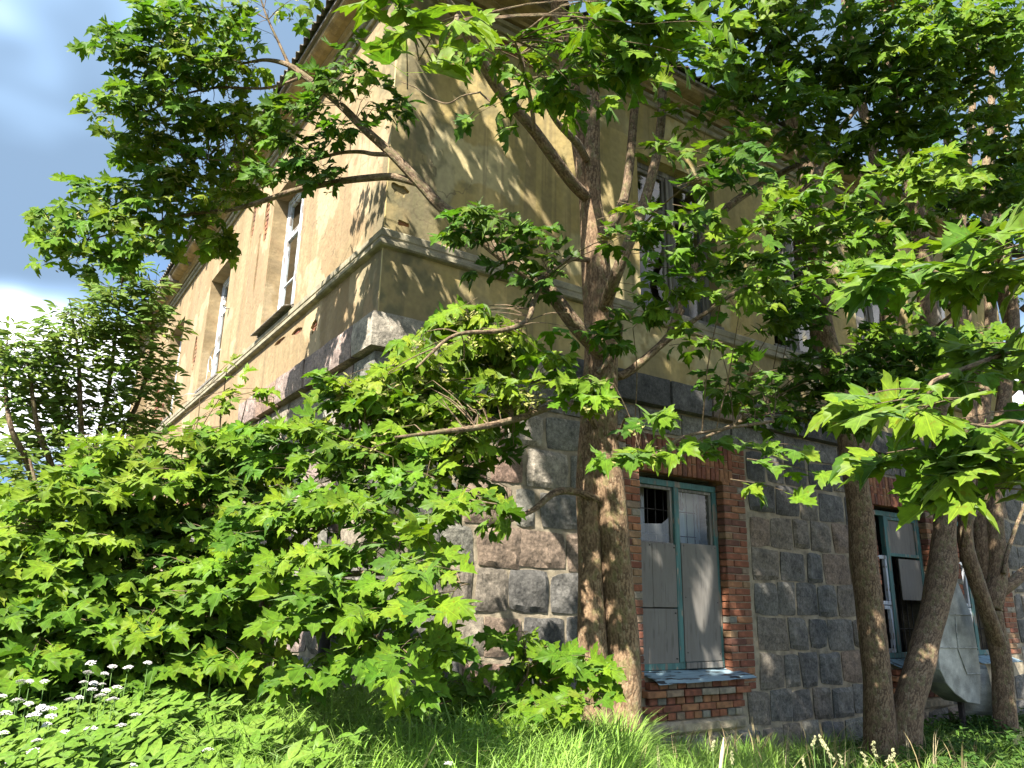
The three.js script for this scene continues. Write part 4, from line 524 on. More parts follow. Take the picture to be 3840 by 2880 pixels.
  for (const e of [[2400, 540, 120, 35, 6.3], [2330, 820, 70, 50, 5.6], [2310, 920, 50, 40, 5.6], [2420, 830, 100, 60, 5.6], [2560, 850, 110, 70, 5.5], [2480, 980, 120, 60, 5.5], [2640, 960, 110, 70, 5.4], [2740, 1060, 120, 80, 5.3], [2600, 1090, 110, 55, 5.4], [2850, 960, 110, 80, 5.4], [2430, 1080, 70, 50, 5.5], [2890, 1090, 80, 60, 5.6]]) t.mass(e[0], e[1], e[2], e[3], e[4], { tone: 'm', thick: 0.15, n: 7, dense: 0.5 });
  for (const e of [[2600, 620, 100, 50], [2750, 600, 110, 50], [2850, 700, 80, 60], [2680, 700, 100, 35]]) t.mass(e[0], e[1], e[2], e[3], 6.1, { tone: 'd', thick: 0.15, n: 7, dense: 0.5 });
  // the low sunlit mass left of the trunk
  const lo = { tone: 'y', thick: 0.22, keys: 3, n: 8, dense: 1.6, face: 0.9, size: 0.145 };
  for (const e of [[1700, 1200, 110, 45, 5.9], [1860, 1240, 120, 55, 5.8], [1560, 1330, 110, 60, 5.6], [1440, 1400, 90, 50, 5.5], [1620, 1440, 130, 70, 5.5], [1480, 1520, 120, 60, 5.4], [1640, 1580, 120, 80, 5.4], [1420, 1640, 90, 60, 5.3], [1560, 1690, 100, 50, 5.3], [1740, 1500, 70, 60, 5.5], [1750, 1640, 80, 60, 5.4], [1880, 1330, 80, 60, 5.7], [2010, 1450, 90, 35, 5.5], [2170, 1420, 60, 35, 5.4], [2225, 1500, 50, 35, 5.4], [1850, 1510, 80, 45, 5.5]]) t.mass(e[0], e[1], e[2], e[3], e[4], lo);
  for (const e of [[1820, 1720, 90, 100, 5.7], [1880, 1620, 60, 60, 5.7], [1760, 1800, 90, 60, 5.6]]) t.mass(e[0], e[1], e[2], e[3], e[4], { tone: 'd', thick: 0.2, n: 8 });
  for (const e of [[2180, 1215, 60, 35, 5.6], [2260, 1265, 60, 40, 5.5], [2370, 1200, 60, 50, 5.5], [2060, 1330, 70, 35, 5.6]]) t.mass(e[0], e[1], e[2], e[3], e[4], { tone: 'm', thick: 0.1, n: 7, dense: 0.5 });
  for (const e of [[2400, 1610, 80, 45, 4.9], [2350, 1720, 60, 60, 4.9], [2430, 1700, 45, 45, 4.9], [2620, 1680, 90, 50, 5.1], [2840, 1650, 80, 55, 4.9], [2900, 1780, 55, 60, 4.8]]) t.mass(e[0], e[1], e[2], e[3], e[4], { tone: 'm', thick: 0.06, n: 6, dense: 0.5, face: 0.5, keys: e[0] < 2500 ? 2 : 0 });
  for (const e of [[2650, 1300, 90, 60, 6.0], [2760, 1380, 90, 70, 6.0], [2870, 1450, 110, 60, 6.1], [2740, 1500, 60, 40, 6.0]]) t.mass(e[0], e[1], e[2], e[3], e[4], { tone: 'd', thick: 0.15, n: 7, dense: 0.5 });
  // the crown above the picture, which shades the long front
  const crown = { tone: 'm', n: 11, twig: false, size: 0.16 };
  for (const [c, r, n] of [[V(0.4, 10.2, 2.2), V(2.6, 1.6, 2.2), 140], [V(-1.0, 9.0, 2.6), V(1.7, 1.3, 1.5), 85], [V(2.6, 9.6, 2.6), V(2.4, 1.7, 1.9), 125], [V(1.0, 12.4, 2.4), V(2.6, 1.6, 2.2), 80], [V(-0.9, 7.8, 1.5), V(0.9, 0.6, 0.8), 45], [V(1.6, 8.0, 2.7), V(1.6, 0.7, 1.2), 90]]) t.ball(c, r, n, crown);
  t.limb('branch', [V(1.2, 7.6, 1.4), V(0.4, 8.8, 1.9), V(-0.6, 9.6, 2.4), V(-1.4, 10, 2.8)], [0.05, 0.04, 0.025, 0.01]); t.limb('branch', [V(1.6, 7.8, 1.4), V(2.0, 9.0, 2.0), V(2.8, 10.2, 2.6)], [0.05, 0.04, 0.012]); t.limb('branch', [V(1.4, 7.2, 1.4), V(1.3, 9.6, 1.9), V(1.0, 12.8, 2.4)], [0.06, 0.05, 0.015]);
  t.done();
}
// ---------------------------------------------------------------- maples along the right of the long front
const deep = { tone: 'm', thick: 0.45, n: 9, dense: 0.52, face: 0.8 };
{
  const t = new Tree('maple_tree', 'straight dark maple trunk standing between the two brick-framed lower windows', { size: 0.14, bark: M.bark });
  const z = 0.9, b = onZ(3310, 2850, z), low = V(b.x, ground(b.x, z) - 0.15, z);
  const A = [low, ...Pz([[3306, 2780], [3290, 2560], [3278, 2441], [3258, 2250], [3238, 2094], [3226, 1920], [3204, 1770], [3165, 1550], [3113, 1330], [3080, 1190], [3060, 1035], [3035, 800], [3020, 620], [2960, 405], [2925, 217], [2890, -50], [2870, -500]], z)];
  t.limb('trunk', A, [0.25, 0.18, 0.15, 0.15, 0.15, 0.15, 0.145, 0.14, 0.135, 0.13, 0.125, 0.12, 0.11, 0.1, 0.09, 0.08, 0.07, 0.05], { sides: 16 });
  t.limb('stem', [A[7], ...Pz([[3270, 1550], [3335, 1250], [3320, 1000], [3280, 600], [3200, 250], [3150, -200]], 0.95)], [0.11, 0.1, 0.095, 0.09, 0.08, 0.065, 0.05], { sides: 12 });
  t.limb('stem', [A[11], ...Pz([[3020, 850], [3110, 500], [3160, 200], [3200, -200]], 1.1)], [0.06, 0.055, 0.05, 0.04, 0.03], { sides: 10 });
  t.limb('branch', [A[8], ...Pz([[3000, 1500, 1.3], [2850, 1550, 1.6], [2600, 1660, 2.0]])], [0.035, 0.03, 0.022, 0.01], { sides: 8 });
  t.limb('branch', [A[9], ...Pz([[3250, 1360, 1.4], [3450, 1330, 1.8], [3600, 1340, 2.0]])], [0.03, 0.025, 0.018, 0.01], { sides: 8 });
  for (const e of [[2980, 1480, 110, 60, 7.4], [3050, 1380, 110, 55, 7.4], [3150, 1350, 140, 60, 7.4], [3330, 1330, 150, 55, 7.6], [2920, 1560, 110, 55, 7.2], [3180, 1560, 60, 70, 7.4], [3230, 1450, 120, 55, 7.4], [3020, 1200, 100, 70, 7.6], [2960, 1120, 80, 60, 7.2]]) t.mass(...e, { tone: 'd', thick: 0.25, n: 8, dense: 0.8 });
  for (const e of [[2860, 1180, 90, 60, 7.0], [2980, 1010, 90, 50, 7.0], [3180, 1060, 110, 60, 7.4], [3240, 1230, 90, 60, 7.4], [2900, 830, 80, 50, 6.8]]) t.mass(...e, { tone: 'm', thick: 0.25, n: 8, dense: 0.6 });
  for (const e of [[3030, 790, 120, 60, 6.4], [3130, 870, 110, 50, 6.4], [2980, 880, 80, 50, 6.3], [3080, 950, 110, 40, 6.3], [3200, 900, 90, 50, 6.5], [3020, 720, 70, 40, 6.3]]) t.mass(...e, { tone: 'm', thick: 0.2, n: 7, dense: 0.6 });
  for (const e of [[2700, 330, 120, 120, 7.6], [2820, 180, 150, 150, 7.8], [2960, 420, 130, 120, 8.0], [2850, 560, 90, 60, 7.4], [3080, 250, 150, 180, 8.4], [2680, 60, 150, 80, 7.4], [3100, 600, 110, 90, 8.2], [2950, 60, 150, 90, 8], [2620, 480, 60, 50, 7.2], [3200, 420, 120, 120, 8.6]]) t.mass(...e, deep);
  t.ball(V(4.6, 10.2, 2.4), V(2.3, 1.9, 1.9), 110, { tone: 'm', n: 11, twig: false, size: 0.16 }); t.ball(V(4.2, 7.9, 3.0), V(1.6, 0.7, 1.0), 40, { tone: 'm', n: 10, twig: false, size: 0.15 });
  t.done();
}
{
  const t = new Tree('maple_tree', 'leaning knobbly maple trunk tilting right in front of the second lower window', { size: 0.14 });
  const z = 1.05, b = onZ(3390, 2840, z), low = V(b.x, ground(b.x, z) - 0.15, z);
  const A = [low, ...Pz([[3396, 2760], [3416, 2614], [3463, 2441], [3509, 2267], [3535, 2120], [3542, 2000], [3545, 1860], [3525, 1550], [3482, 1250], [3470, 1060], [3440, 800], [3380, 500], [3330, 200], [3300, -200]], z)];
  t.limb('trunk', A, [0.22, 0.18, 0.165, 0.155, 0.15, 0.17, 0.14, 0.135, 0.13, 0.125, 0.12, 0.11, 0.09, 0.075, 0.05], { sides: 16, rough: 0.22 });
  t.limb('stem', [A[8], ...Pz([[3590, 1300], [3587, 790], [3540, 400], [3560, 0]], 1.2)], [0.09, 0.08, 0.07, 0.05, 0.03], { sides: 10 });
  t.limb('branch', [A[9], ...Pz([[3600, 1150, 1.6], [3720, 1000, 2.0]])], [0.03, 0.022, 0.01], { sides: 8 });
  for (const e of [[3500, 1330, 110, 50, 7.8], [3420, 1410, 130, 50, 7.8], [3600, 1260, 100, 50, 7.8], [3300, 1150, 80, 60, 7.8]]) t.mass(...e, { tone: 'd', thick: 0.25, n: 8, dense: 0.6 });
  for (const e of [[3430, 640, 160, 50, 6.8], [3330, 690, 90, 40, 6.8], [3540, 690, 80, 40, 6.8]]) t.mass(...e, { tone: 'y', thick: 0.2, n: 7, dense: 0.7 });
  for (const e of [[3350, 200, 160, 160, 8.6], [3500, 380, 150, 130, 8.8], [3300, 520, 120, 90, 8.6], [3420, 60, 160, 100, 8.4], [3560, 200, 120, 120, 8.8], [3420, 850, 130, 80, 8.6], [3250, 800, 100, 70, 8.4], [3350, 1000, 120, 60, 8.4], [3560, 560, 90, 70, 8.8]]) t.mass(...e, deep);
  t.ball(V(7.2, 10.0, 2.6), V(2.4, 2.0, 1.9), 85, { tone: 'm', n: 11, twig: false, size: 0.16 });
  t.done();
}
{
  const t = new Tree('maple_tree', 'maple forking low into several stems beside the grey sheet-metal duct', { size: 0.14 });
  const z = 0.85, b = onZ(3769, 2740, z), low = V(b.x, ground(b.x, z) - 0.15, z), f = onZ(3720, 2290, z);
  t.limb('trunk', [low, ...Pz([[3772, 2690], [3754, 2478], [3735, 2380]], z), f], [0.18, 0.14, 0.125, 0.13, 0.13], { sides: 16, rough: 0.2 });
  t.limb('stem', [onZ(3745, 2420, z), ...Pz([[3700, 2290], [3655, 2160], [3622, 2045], [3625, 1900], [3640, 1650], [3622, 1230], [3600, 900], [3640, 500], [3660, 100]], z + 0.1)], [0.10, 0.10, 0.10, 0.095, 0.09, 0.09, 0.085, 0.08, 0.06, 0.04], { sides: 12, rough: 0.15 });
  t.limb('stem', [onZ(3617, 2050, z + 0.1), ...Pz([[3632, 1960], [3665, 1890], [3720, 1780]], z + 0.2)], [0.06, 0.055, 0.05, 0.03], { sides: 9 });
  t.limb('stem', [f, ...Pz([[3700, 2180], [3680, 2036], [3676, 1900], [3690, 1500], [3715, 1206], [3697, 700], [3720, 300], [3700, -100]], z - 0.12)], [0.12, 0.11, 0.10, 0.10, 0.095, 0.09, 0.08, 0.06, 0.04], { sides: 12 });
  t.limb('stem', [f, ...Pz([[3740, 2150], [3730, 2000], [3728, 1850], [3770, 1450], [3800, 1200], [3760, 800], [3790, 300]], z + 0.02)], [0.13, 0.125, 0.12, 0.11, 0.1, 0.09, 0.07, 0.04], { sides: 12, rough: 0.18 });
  t.limb('branch', [f.clone().add(V(0.15, 0.2, 0)), ...Pz([[3790, 2190], [3850, 2140], [3950, 2080]], z + 0.1)], [0.085, 0.08, 0.075, 0.06], { sides: 10 });
  t.limb('branch', Pz([[3765, 2150], [3775, 2080], [3795, 2020], [3816, 1960], [3860, 1850]], z + 0.15), [0.03, 0.032, 0.03, 0.026, 0.02], { sides: 7 });
  for (const e of [[3700, 250, 140, 180, 9.6], [3780, 500, 100, 160, 10], [3650, 700, 110, 110, 9.8], [3790, 800, 80, 120, 10], [3600, 980, 110, 80, 9.4], [3680, 1350, 120, 60, 9], [3800, 1350, 80, 70, 9], [3760, 60, 120, 90, 9.4]]) t.mass(...e, { ...deep, dense: 0.5 });
  t.ball(V(9.8, 9.8, 2.4), V(2.4, 2.2, 1.9), 60, { tone: 'm', n: 11, twig: false, size: 0.16 });
  t.done();
}
// maple standing outside the picture to the right; its outer sprays hang close to the lens
{
  const t = new Tree('maple_tree', 'large-leaved maple branches reaching in low from the right edge of the picture', { size: 0.13 });
  t.limb('trunk', [V(1.7, ground(1.7, 5.6) - 0.1, 5.6), V(1.65, 1.2, 5.6), V(1.6, 3, 5.55), V(1.7, 5, 5.6)], [0.17, 0.14, 0.12, 0.06], { sides: 14 });
  const R = (l, r) => t.limb('branch', l, r, { sides: 7 });
  R([V(1.63, 2.0, 5.6), ...Pd([[4100, 1750, 3.3], [3850, 1700, 3.0], [3600, 1690, 2.8], [3400, 1580, 2.65]])], [0.03, 0.022, 0.016, 0.010, 0.005]);
  R([V(1.62, 2.5, 5.6), ...Pd([[4100, 1150, 3.4], [3850, 1050, 3.1], [3650, 1030, 3.0], [3480, 1060, 2.9]])], [0.03, 0.02, 0.014, 0.010, 0.005]);
  R(Pd([[3480, 1490, 2.62], [3484, 1450, 2.62], [3560, 1405, 2.8], [3690, 1355, 3.0], [3850, 1300, 3.3], [4050, 1250, 3.6]]), [0.004, 0.0065, 0.007, 0.008, 0.01, 0.014]);
  R(Pd([[3640, 1590, 2.5], [3720, 1600, 2.55], [3780, 1580, 2.6], [3860, 1600, 2.7], [4050, 1700, 3.0]]), [0.003, 0.005, 0.006, 0.008, 0.012]);
  const nr = (e, n, tone) => t.mass(e[0], e[1], e[2], e[3], e[4], { tone, sprays: n, n: 7, thick: 0.10, face: 0.35, droop: 0.15, out: V(-0.75, 0.05, -0.3), size: e[5] || 0.128 });
  nr([3300, 1520, 110, 50, 2.5], 2, 'y'); nr([3400, 1490, 90, 50, 2.6], 1, 'm'); nr([3600, 1740, 140, 60, 2.8], 3, 'm'); nr([3730, 1810, 90, 45, 2.75], 2, 'y'); nr([3790, 1560, 70, 90, 2.8], 3, 'm'); nr([3690, 1470, 110, 80, 3.0], 2, 'm'); nr([3520, 1680, 90, 60, 2.9], 2, 'm'); nr([3560, 1040, 130, 50, 3.0], 3, 'm'); nr([3720, 1000, 110, 60, 2.9], 4, 'y'); nr([3800, 920, 70, 60, 2.8], 2, 'm'); nr([3640, 930, 90, 40, 3.1], 2, 'y'); nr([3800, 1300, 80, 60, 3.2], 3, 'm'); nr([3820, 1700, 50, 70, 2.8], 2, 'y');
  t.done();
}
// trees standing behind the end of the building
for (const [px, d, h, label, s] of [[3050, 21, 14, 'slender maple showing behind the roof, nearest to the leaning trunk', 3], [3350, 19, 13, 'thin-stemmed maple behind the far end of the building', 5], [3640, 20, 13, 'tall maple behind the forked tree at the far end', 7], [3880, 18, 13, 'dark maple at the very edge of the picture beyond the building', 9], [2760, 24, 15, 'maple crown rising behind the eaves above the upper windows', 11]]) {
  const t = new Tree('background_tree', label, { size: 0.19, templates: mapleLow, single: 0, bark: M.bark });
  const g = at(px, 1440, d), gy = ground(g.x, g.z), r = mulberry(s * 91);
  g.x = Math.max(g.x, 13.4);
  t.limb('trunk', [V(g.x, gy - 0.2, g.z), V(g.x + (r() - 0.5), gy + h * 0.3, g.z), V(g.x + (r() - 0.5) * 1.6, gy + h * 0.62, g.z), V(g.x + (r() - 0.5) * 2, gy + h * 0.95, g.z)], [0.22, 0.17, 0.12, 0.03], { sides: 10 });
  for (let i = 0; i < 4; i++) { const y = gy + h * (0.3 + i * 0.14), a = r() * 6.3; t.limb('branch', [V(g.x, y, g.z), V(g.x + Math.cos(a) * 1.2, y + 1.0, g.z + Math.sin(a) * 1.2), V(g.x + Math.cos(a) * 2.2, y + 2.2, g.z + Math.sin(a) * 2.2)], [0.07, 0.045, 0.015], { sides: 7 }); }
  for (let i = 0; i < 9; i++) t.ball(V(g.x + (r() - 0.5) * 4.6, gy + h * (0.2 + 0.08 * i + r() * 0.1), g.z + (r() - 0.5) * 4.6), V(1.5, 0.9, 1.5), 32, { tone: 'm', n: 9, twig: false, size: 0.2 });
  t.done();
}
// ---------------------------------------------------------------- maple bushes in front of the left front
{
  const t = new Tree('maple_bush', 'bushy young maple with a dark trunk at the building corner, sunlit sprays spreading low', { category: 'tree', size: 0.13, bark: M.bark });
  const p = at(985, 2400, 6.6), b = V(p.x, ground(p.x, p.z) - 0.1, p.z);
  const A = [b, at(990, 2450, 6.6), at(1000, 2300, 6.6), at(1025, 2100, 6.55), at(1050, 1850, 6.5), at(1080, 1640, 6.4)];
  t.limb('trunk', A, [0.085, 0.075, 0.07, 0.06, 0.045, 0.02], { sides: 12 });
  t.limb('branch', [A[2], ...Pd([[1150, 2180, 5.8], [1350, 2150, 5.0], [1560, 2160, 4.3], [1760, 2190, 3.95]])], [0.03, 0.024, 0.018, 0.010, 0.004], { sides: 7 });
  t.limb('branch', [A[2], ...Pd([[1130, 2330, 5.7], [1300, 2380, 4.7], [1480, 2440, 4.1]])], [0.025, 0.02, 0.014, 0.005], { sides: 7 });
  t.limb('branch', [A[3], ...Pd([[1200, 1980, 5.8], [1400, 1900, 5.2], [1700, 1870, 4.8], [1860, 1890, 4.7]])], [0.03, 0.024, 0.018, 0.010, 0.005], { sides: 7 });
  t.limb('branch', [A[3], ...Pd([[850, 1960, 6.4], [650, 1900, 6.4], [400, 1880, 6.2]])], [0.03, 0.024, 0.015, 0.006], { sides: 7 });
  t.limb('branch', [A[2], ...Pd([[840, 2200, 6.0], [600, 2180, 5.7], [350, 2200, 5.6]])], [0.025, 0.02, 0.014, 0.006], { sides: 7 });
  const o = { tone: 'm', thick: 0.25, n: 8, keys: 0, face: 0.6, dense: 0.85 };
  for (const e of [[1450, 1950, 150, 80, 4.7], [1300, 2080, 180, 90, 4.5], [1550, 2060, 110, 70, 4.4], [1620, 2150, 110, 60, 4.05], [1650, 2240, 110, 50, 3.95], [1520, 2270, 150, 80, 4.05], [1350, 2230, 150, 90, 4.3], [1250, 2350, 170, 80, 4.3], [1450, 2390, 150, 75, 4.1], [1550, 2390, 70, 45, 4.0], [1200, 2480, 150, 45, 4.3], [1470, 2490, 70, 45, 4.0], [1380, 2470, 100, 50, 4.1], [1150, 2250, 140, 110, 4.7], [1000, 2100, 140, 110, 5.2], [1690, 1880, 110, 60, 4.8], [1810, 1905, 60, 45, 4.8], [1250, 1850, 150, 100, 5.0], [1100, 1900, 150, 110, 5.3], [1120, 1720, 120, 80, 5.5], [1270, 1690, 100, 60, 5.5], [1000, 1650, 110, 60, 5.8], [1130, 1590, 100, 50, 5.8], [1270, 1560, 90, 60, 5.6], [1360, 1490, 80, 60, 5.5], [1400, 1760, 110, 80, 5.2], [1560, 1810, 120, 60, 5.0], [1290, 1450, 50, 40, 5.6]]) t.mass(...e, o);
  t.done();
}
{
  const t = new Tree('maple_bush', 'dense thicket of young yellow-green maple filling the left, below the plaster wall', { category: 'tree', size: 0.13 });
  const roots = [[120, 5.9], [330, 6.0], [560, 6.2], [760, 6.4]];
  for (const [px, d] of roots) { const p = at(px, 2400, d); t.limb('stem', [V(p.x, ground(p.x, p.z) - 0.1, p.z), at(px + rr(-30, 30), 2200, d), at(px + rr(-60, 60), 1950, d + 0.1), at(px + rr(-80, 80), 1720, d + 0.2)], [0.035, 0.028, 0.02, 0.008], { sides: 8 }); }
  const topAt = x => x < 60 ? 1980 : x < 150 ? 1880 : x < 300 ? 1790 : x < 420 ? 1690 : x < 560 ? 1640 : x < 700 ? 1690 : x < 900 ? 1610 : 1630;
  for (let x = -40; x < 1000; x += 95) for (let y = topAt(x) + 40; y < 2500; y += 80) t.mass(x + rr(-30, 30), y + rr(-25, 25), 80, 60, 6.4 - (y - 1640) / 900 * 0.9 + rr(-0.4, 0.4), { tone: x < 600 && y < 2150 ? 'y' : 'm', thick: 0.3, n: 8, face: 0.6, dense: 0.9 });
  for (const [x, y] of [[850, 1400], [880, 1470], [790, 1500], [765, 1560], [890, 1600], [780, 1640], [940, 1500], [700, 1600], [400, 1650]]) t.mass(x, y, 35, 30, 6.7, { tone: 'y', sprays: 2, n: 4, thick: 0.05, size: 0.11 });
  t.limb('stem', Pd([[830, 1760, 6.7], [825, 1600, 6.7], [840, 1470, 6.7], [850, 1390, 6.7]]), [0.009, 0.007, 0.005, 0.003], { sides: 6 }); t.limb('stem', Pd([[900, 1740, 6.8], [900, 1620, 6.8], [925, 1500, 6.8]]), [0.008, 0.006, 0.003], { sides: 6 });
  t.done();
}
{ // narrow-leaved shrub, tall against the sky
  const t = new Tree('willow_tree', 'tall bushy willow with small narrow leaves against the sky at the left', { category: 'tree', size: 0.115, templates: willowLeaf, twigR: 0.003 });
  const p = at(330, 1900, 9.2), gy = ground(p.x, p.z);
  for (const [x0, pts] of [[330, [[400, 1500], [440, 1200], [470, 960]]], [300, [[300, 1500], [290, 1300], [260, 1120]]], [380, [[520, 1500], [570, 1300], [560, 1040]]], [200, [[140, 1600], [110, 1400], [80, 1260]]], [120, [[40, 1600], [20, 1400], [30, 1240]]]]) { const q = at(x0, 1900, 9.2); t.limb('stem', [V(q.x, gy - 0.1, q.z), at(x0, 1800, 9.2), ...pts.map(([x, y]) => at(x, y, 9.2 + rr(-0.2, 0.2)))], [0.05, 0.035, 0.025, 0.015, 0.004], { sides: 7 }); }
  const o = { tone: 'w', thick: 0.22, n: 14, droop: -0.5, dense: 0.85, face: 1.1 };
  for (const e of [[30, 1420, 60, 110], [210, 1460, 70, 90], [180, 1290, 60, 60], [470, 1000, 40, 40], [460, 1060, 80, 90], [540, 1120, 70, 90], [400, 1180, 110, 80], [290, 1190, 90, 50], [560, 1240, 80, 110], [420, 1310, 130, 100], [570, 1390, 50, 110], [260, 1330, 90, 70], [140, 1350, 60, 70], [40, 1270, 40, 60], [70, 1420, 80, 80], [330, 1470, 120, 80], [520, 1510, 100, 80], [130, 1560, 90, 90], [180, 1700, 150, 80], [60, 1800, 90, 110], [360, 1620, 110, 80], [40, 1950, 70, 110], [540, 1580, 60, 60], [480, 1720, 140, 60], [60, 2150, 80, 120]]) t.mass(...e, 9.2, o);
  t.done();
}
{ // sapling at the foot of the wall
  const t = new Tree('maple_sapling', 'knee-high maple sapling with broad leaves at the foot of the granite wall', { category: 'sapling', size: 0.13 });
  const p = at(1830, 2800, 5.6), b = V(p.x, ground(p.x, p.z) - 0.05, p.z);
  for (const l of [[[1900, 2650, 5.4], [1980, 2520, 5.3], [1960, 2390, 5.3]], [[1780, 2700, 5.4], [1740, 2620, 5.3]], [[2000, 2680, 5.3], [2150, 2620, 5.1], [2230, 2640, 5.0]], [[1990, 2600, 5.4], [2180, 2510, 5.2]]]) t.limb('stem', [b, ...Pd(l)], [0.014, 0.010, 0.007, 0.004], { sides: 6 });
  const o = { thick: 0.12, n: 7, face: 1.3, dense: 1.3 };
  for (const e of [[1950, 2390, 70, 40, 5.3], [2010, 2460, 70, 50, 5.3], [1990, 2530, 90, 45, 5.3], [2180, 2510, 80, 45, 5.2], [1800, 2620, 150, 75, 5.3], [1740, 2720, 130, 65, 5.2], [2000, 2650, 120, 60, 5.3], [1780, 2790, 120, 40, 5.2], [1660, 2680, 70, 60, 5.3]]) t.mass(...e, { ...o, tone: 'm' });
  for (const e of [[1910, 2720, 80, 35, 4.9], [2200, 2630, 90, 45, 4.9]]) t.mass(...e, { ...o, tone: 'y', sprays: 3 });
  t.done();
}
// ---------------------------------------------------------------- sheet-metal duct leaning before the second window
{
  const t = thing('ventilation_duct', 'bent grey sheet-metal duct with an open oval outlet, standing below the second window', 'duct');
  const z = 0.62, P = (x, y) => onZ(x, y, z);
  const edge = [[3582, 2165], [3598, 2195], [3620, 2250], [3643, 2305], [3660, 2400], [3676, 2505], [3678, 2560], [3676, 2640], [3630, 2632], [3585, 2600], [3550, 2560], [3528, 2510], [3520, 2450], [3526, 2360], [3545, 2270], [3560, 2200]].map(([x, y]) => P(x, y));
  const s = new THREE.Shape(); edge.forEach((p, i) => i ? s.lineTo(p.x, p.y) : s.moveTo(p.x, p.y)); s.closePath();
  const g = new THREE.ExtrudeGeometry(s, { depth: 0.30, bevelEnabled: true, bevelSize: 0.008, bevelThickness: 0.008, bevelSegments: 1, curveSegments: 1 }); g.translate(0, 0, z - 0.31); mesh('duct_body', boxUV(g, 0.8), M.zinc, t).geometry.computeVertexNormals();
  const strip = (a, b, r = 0.008, dz = 0.006) => limb([P(...a).add(V(0, 0, dz)), P((a[0] + b[0]) / 2, (a[1] + b[1]) / 2).add(V(0, 0, dz)), P(...b).add(V(0, 0, dz))], [r, r], { sides: 6, seg: 2, rough: 0 });
  for (const [a, b] of [[[3545, 2303], [3642, 2306]], [[3520, 2428], [3664, 2430]], [[3590, 2432], [3625, 2528]], [[3625, 2528], [3676, 2526]], [[3580, 2310], [3592, 2430]]]) mesh('seam', strip(a, b), M.zinc, t);
  // open outlet: a short oval tube
  const c = P(3706, 2590), k = z - CP.z, ov = new THREE.Shape(); ov.absellipse(0, 0, 0.13, 0.32, 0, 2 * Math.PI); const hole = new THREE.Path(); hole.absellipse(0, 0, 0.115, 0.30, 0, 2 * Math.PI); ov.holes.push(hole);
  const og = new THREE.ExtrudeGeometry(ov, { depth: 0.34, bevelEnabled: false, curveSegments: 16 }); og.rotateY(0.75); og.translate(c.x - 0.12, c.y, z - 0.30); mesh('outlet', boxUV(og, 0.8), M.zinc, t).geometry.computeVertexNormals();
  mesh('stand', bbox(c.x - 0.35, c.x - 0.29, -0.2, c.y - 0.05, z - 0.25, z - 0.19), M.iron, t);
}
// ---------------------------------------------------------------- herbs and grass
function stuff(name, geo, mat, list, label, category) {
  const o = new THREE.InstancedMesh(geo, mat, list.length); o.name = name; o.castShadow = o.receiveShadow = true;
  list.forEach((l, i) => { o.setMatrixAt(i, l.m); o.setColorAt(i, l.c); }); scene.add(o); tag(o, label, category, null, 'stuff'); return o;
}
const place = (x, z, s, tilt = 0.12, dy = 0, sy = 1, lean = 0) => new THREE.Matrix4().compose(V(x, ground(x, z) + dy, z), new THREE.Quaternion().setFromUnitVectors(V(0, 1, 0), V(SUN.x * lean, 1, SUN.z * lean).normalize()).multiply(new THREE.Quaternion().setFromEuler(new THREE.Euler(rr(-tilt, tilt), rr(0, 6.283), rr(-tilt, tilt)))), V(s, s * sy, s));
const leaflet = leafTemplate([[0.03, 0], [0.22, 0.18], [0.28, 0.38], [0.20, 0.68], [0.07, 0.9], [0, 1]], 0.3, 0.25, 0, 0);
function clump(seed, n, h0, h1, spread, size) {        // three-parted leaves held flat on thin stalks
  const r = mulberry(seed), a = []; const q = (x, y) => x + (y - x) * r();
  for (let i = 0; i < n; i++) {
    const th = r() * 6.283, R = spread * Math.sqrt(r()), x = R * Math.cos(th), z = R * Math.sin(th), y = q(h0, h1);
    const st = new THREE.CylinderGeometry(0.0025, 0.003, Math.hypot(y, R), 3, 1, true); st.translate(0, Math.hypot(y, R) / 2, 0); st.rotateX(Math.atan2(R, y)); st.rotateY(Math.PI / 2 - th); const si = st.toNonIndexed(); si.deleteAttribute('uv'); si.setAttribute('uv', new THREE.Float32BufferAttribute(new Float32Array(si.attributes.position.count * 2).fill(0.5), 2)); a.push(si);
    for (const k of [-1, 0, 1]) { const g = leaflet.clone(), s = size * q(0.75, 1.2); g.scale(s, s, s); g.rotateX(-Math.PI / 2 + q(0.0, 0.7)); g.rotateY(Math.PI / 2 - th + Math.PI / 2 + k * 1.25 + q(-0.2, 0.2)); g.rotateZ(q(-0.3, 0.3)); g.translate(x, y, z); a.push(g.toNonIndexed()); }
  }
  return merge(a);
}
M.herb = leafMat([1, 1, 1], { clearcoat: 0.12, transmission: 0.35 }); M.grass = leafMat([1, 1, 1], { clearcoat: 0.2, transmission: 0.35, map: null });
const col = a => new THREE.Color(...a);
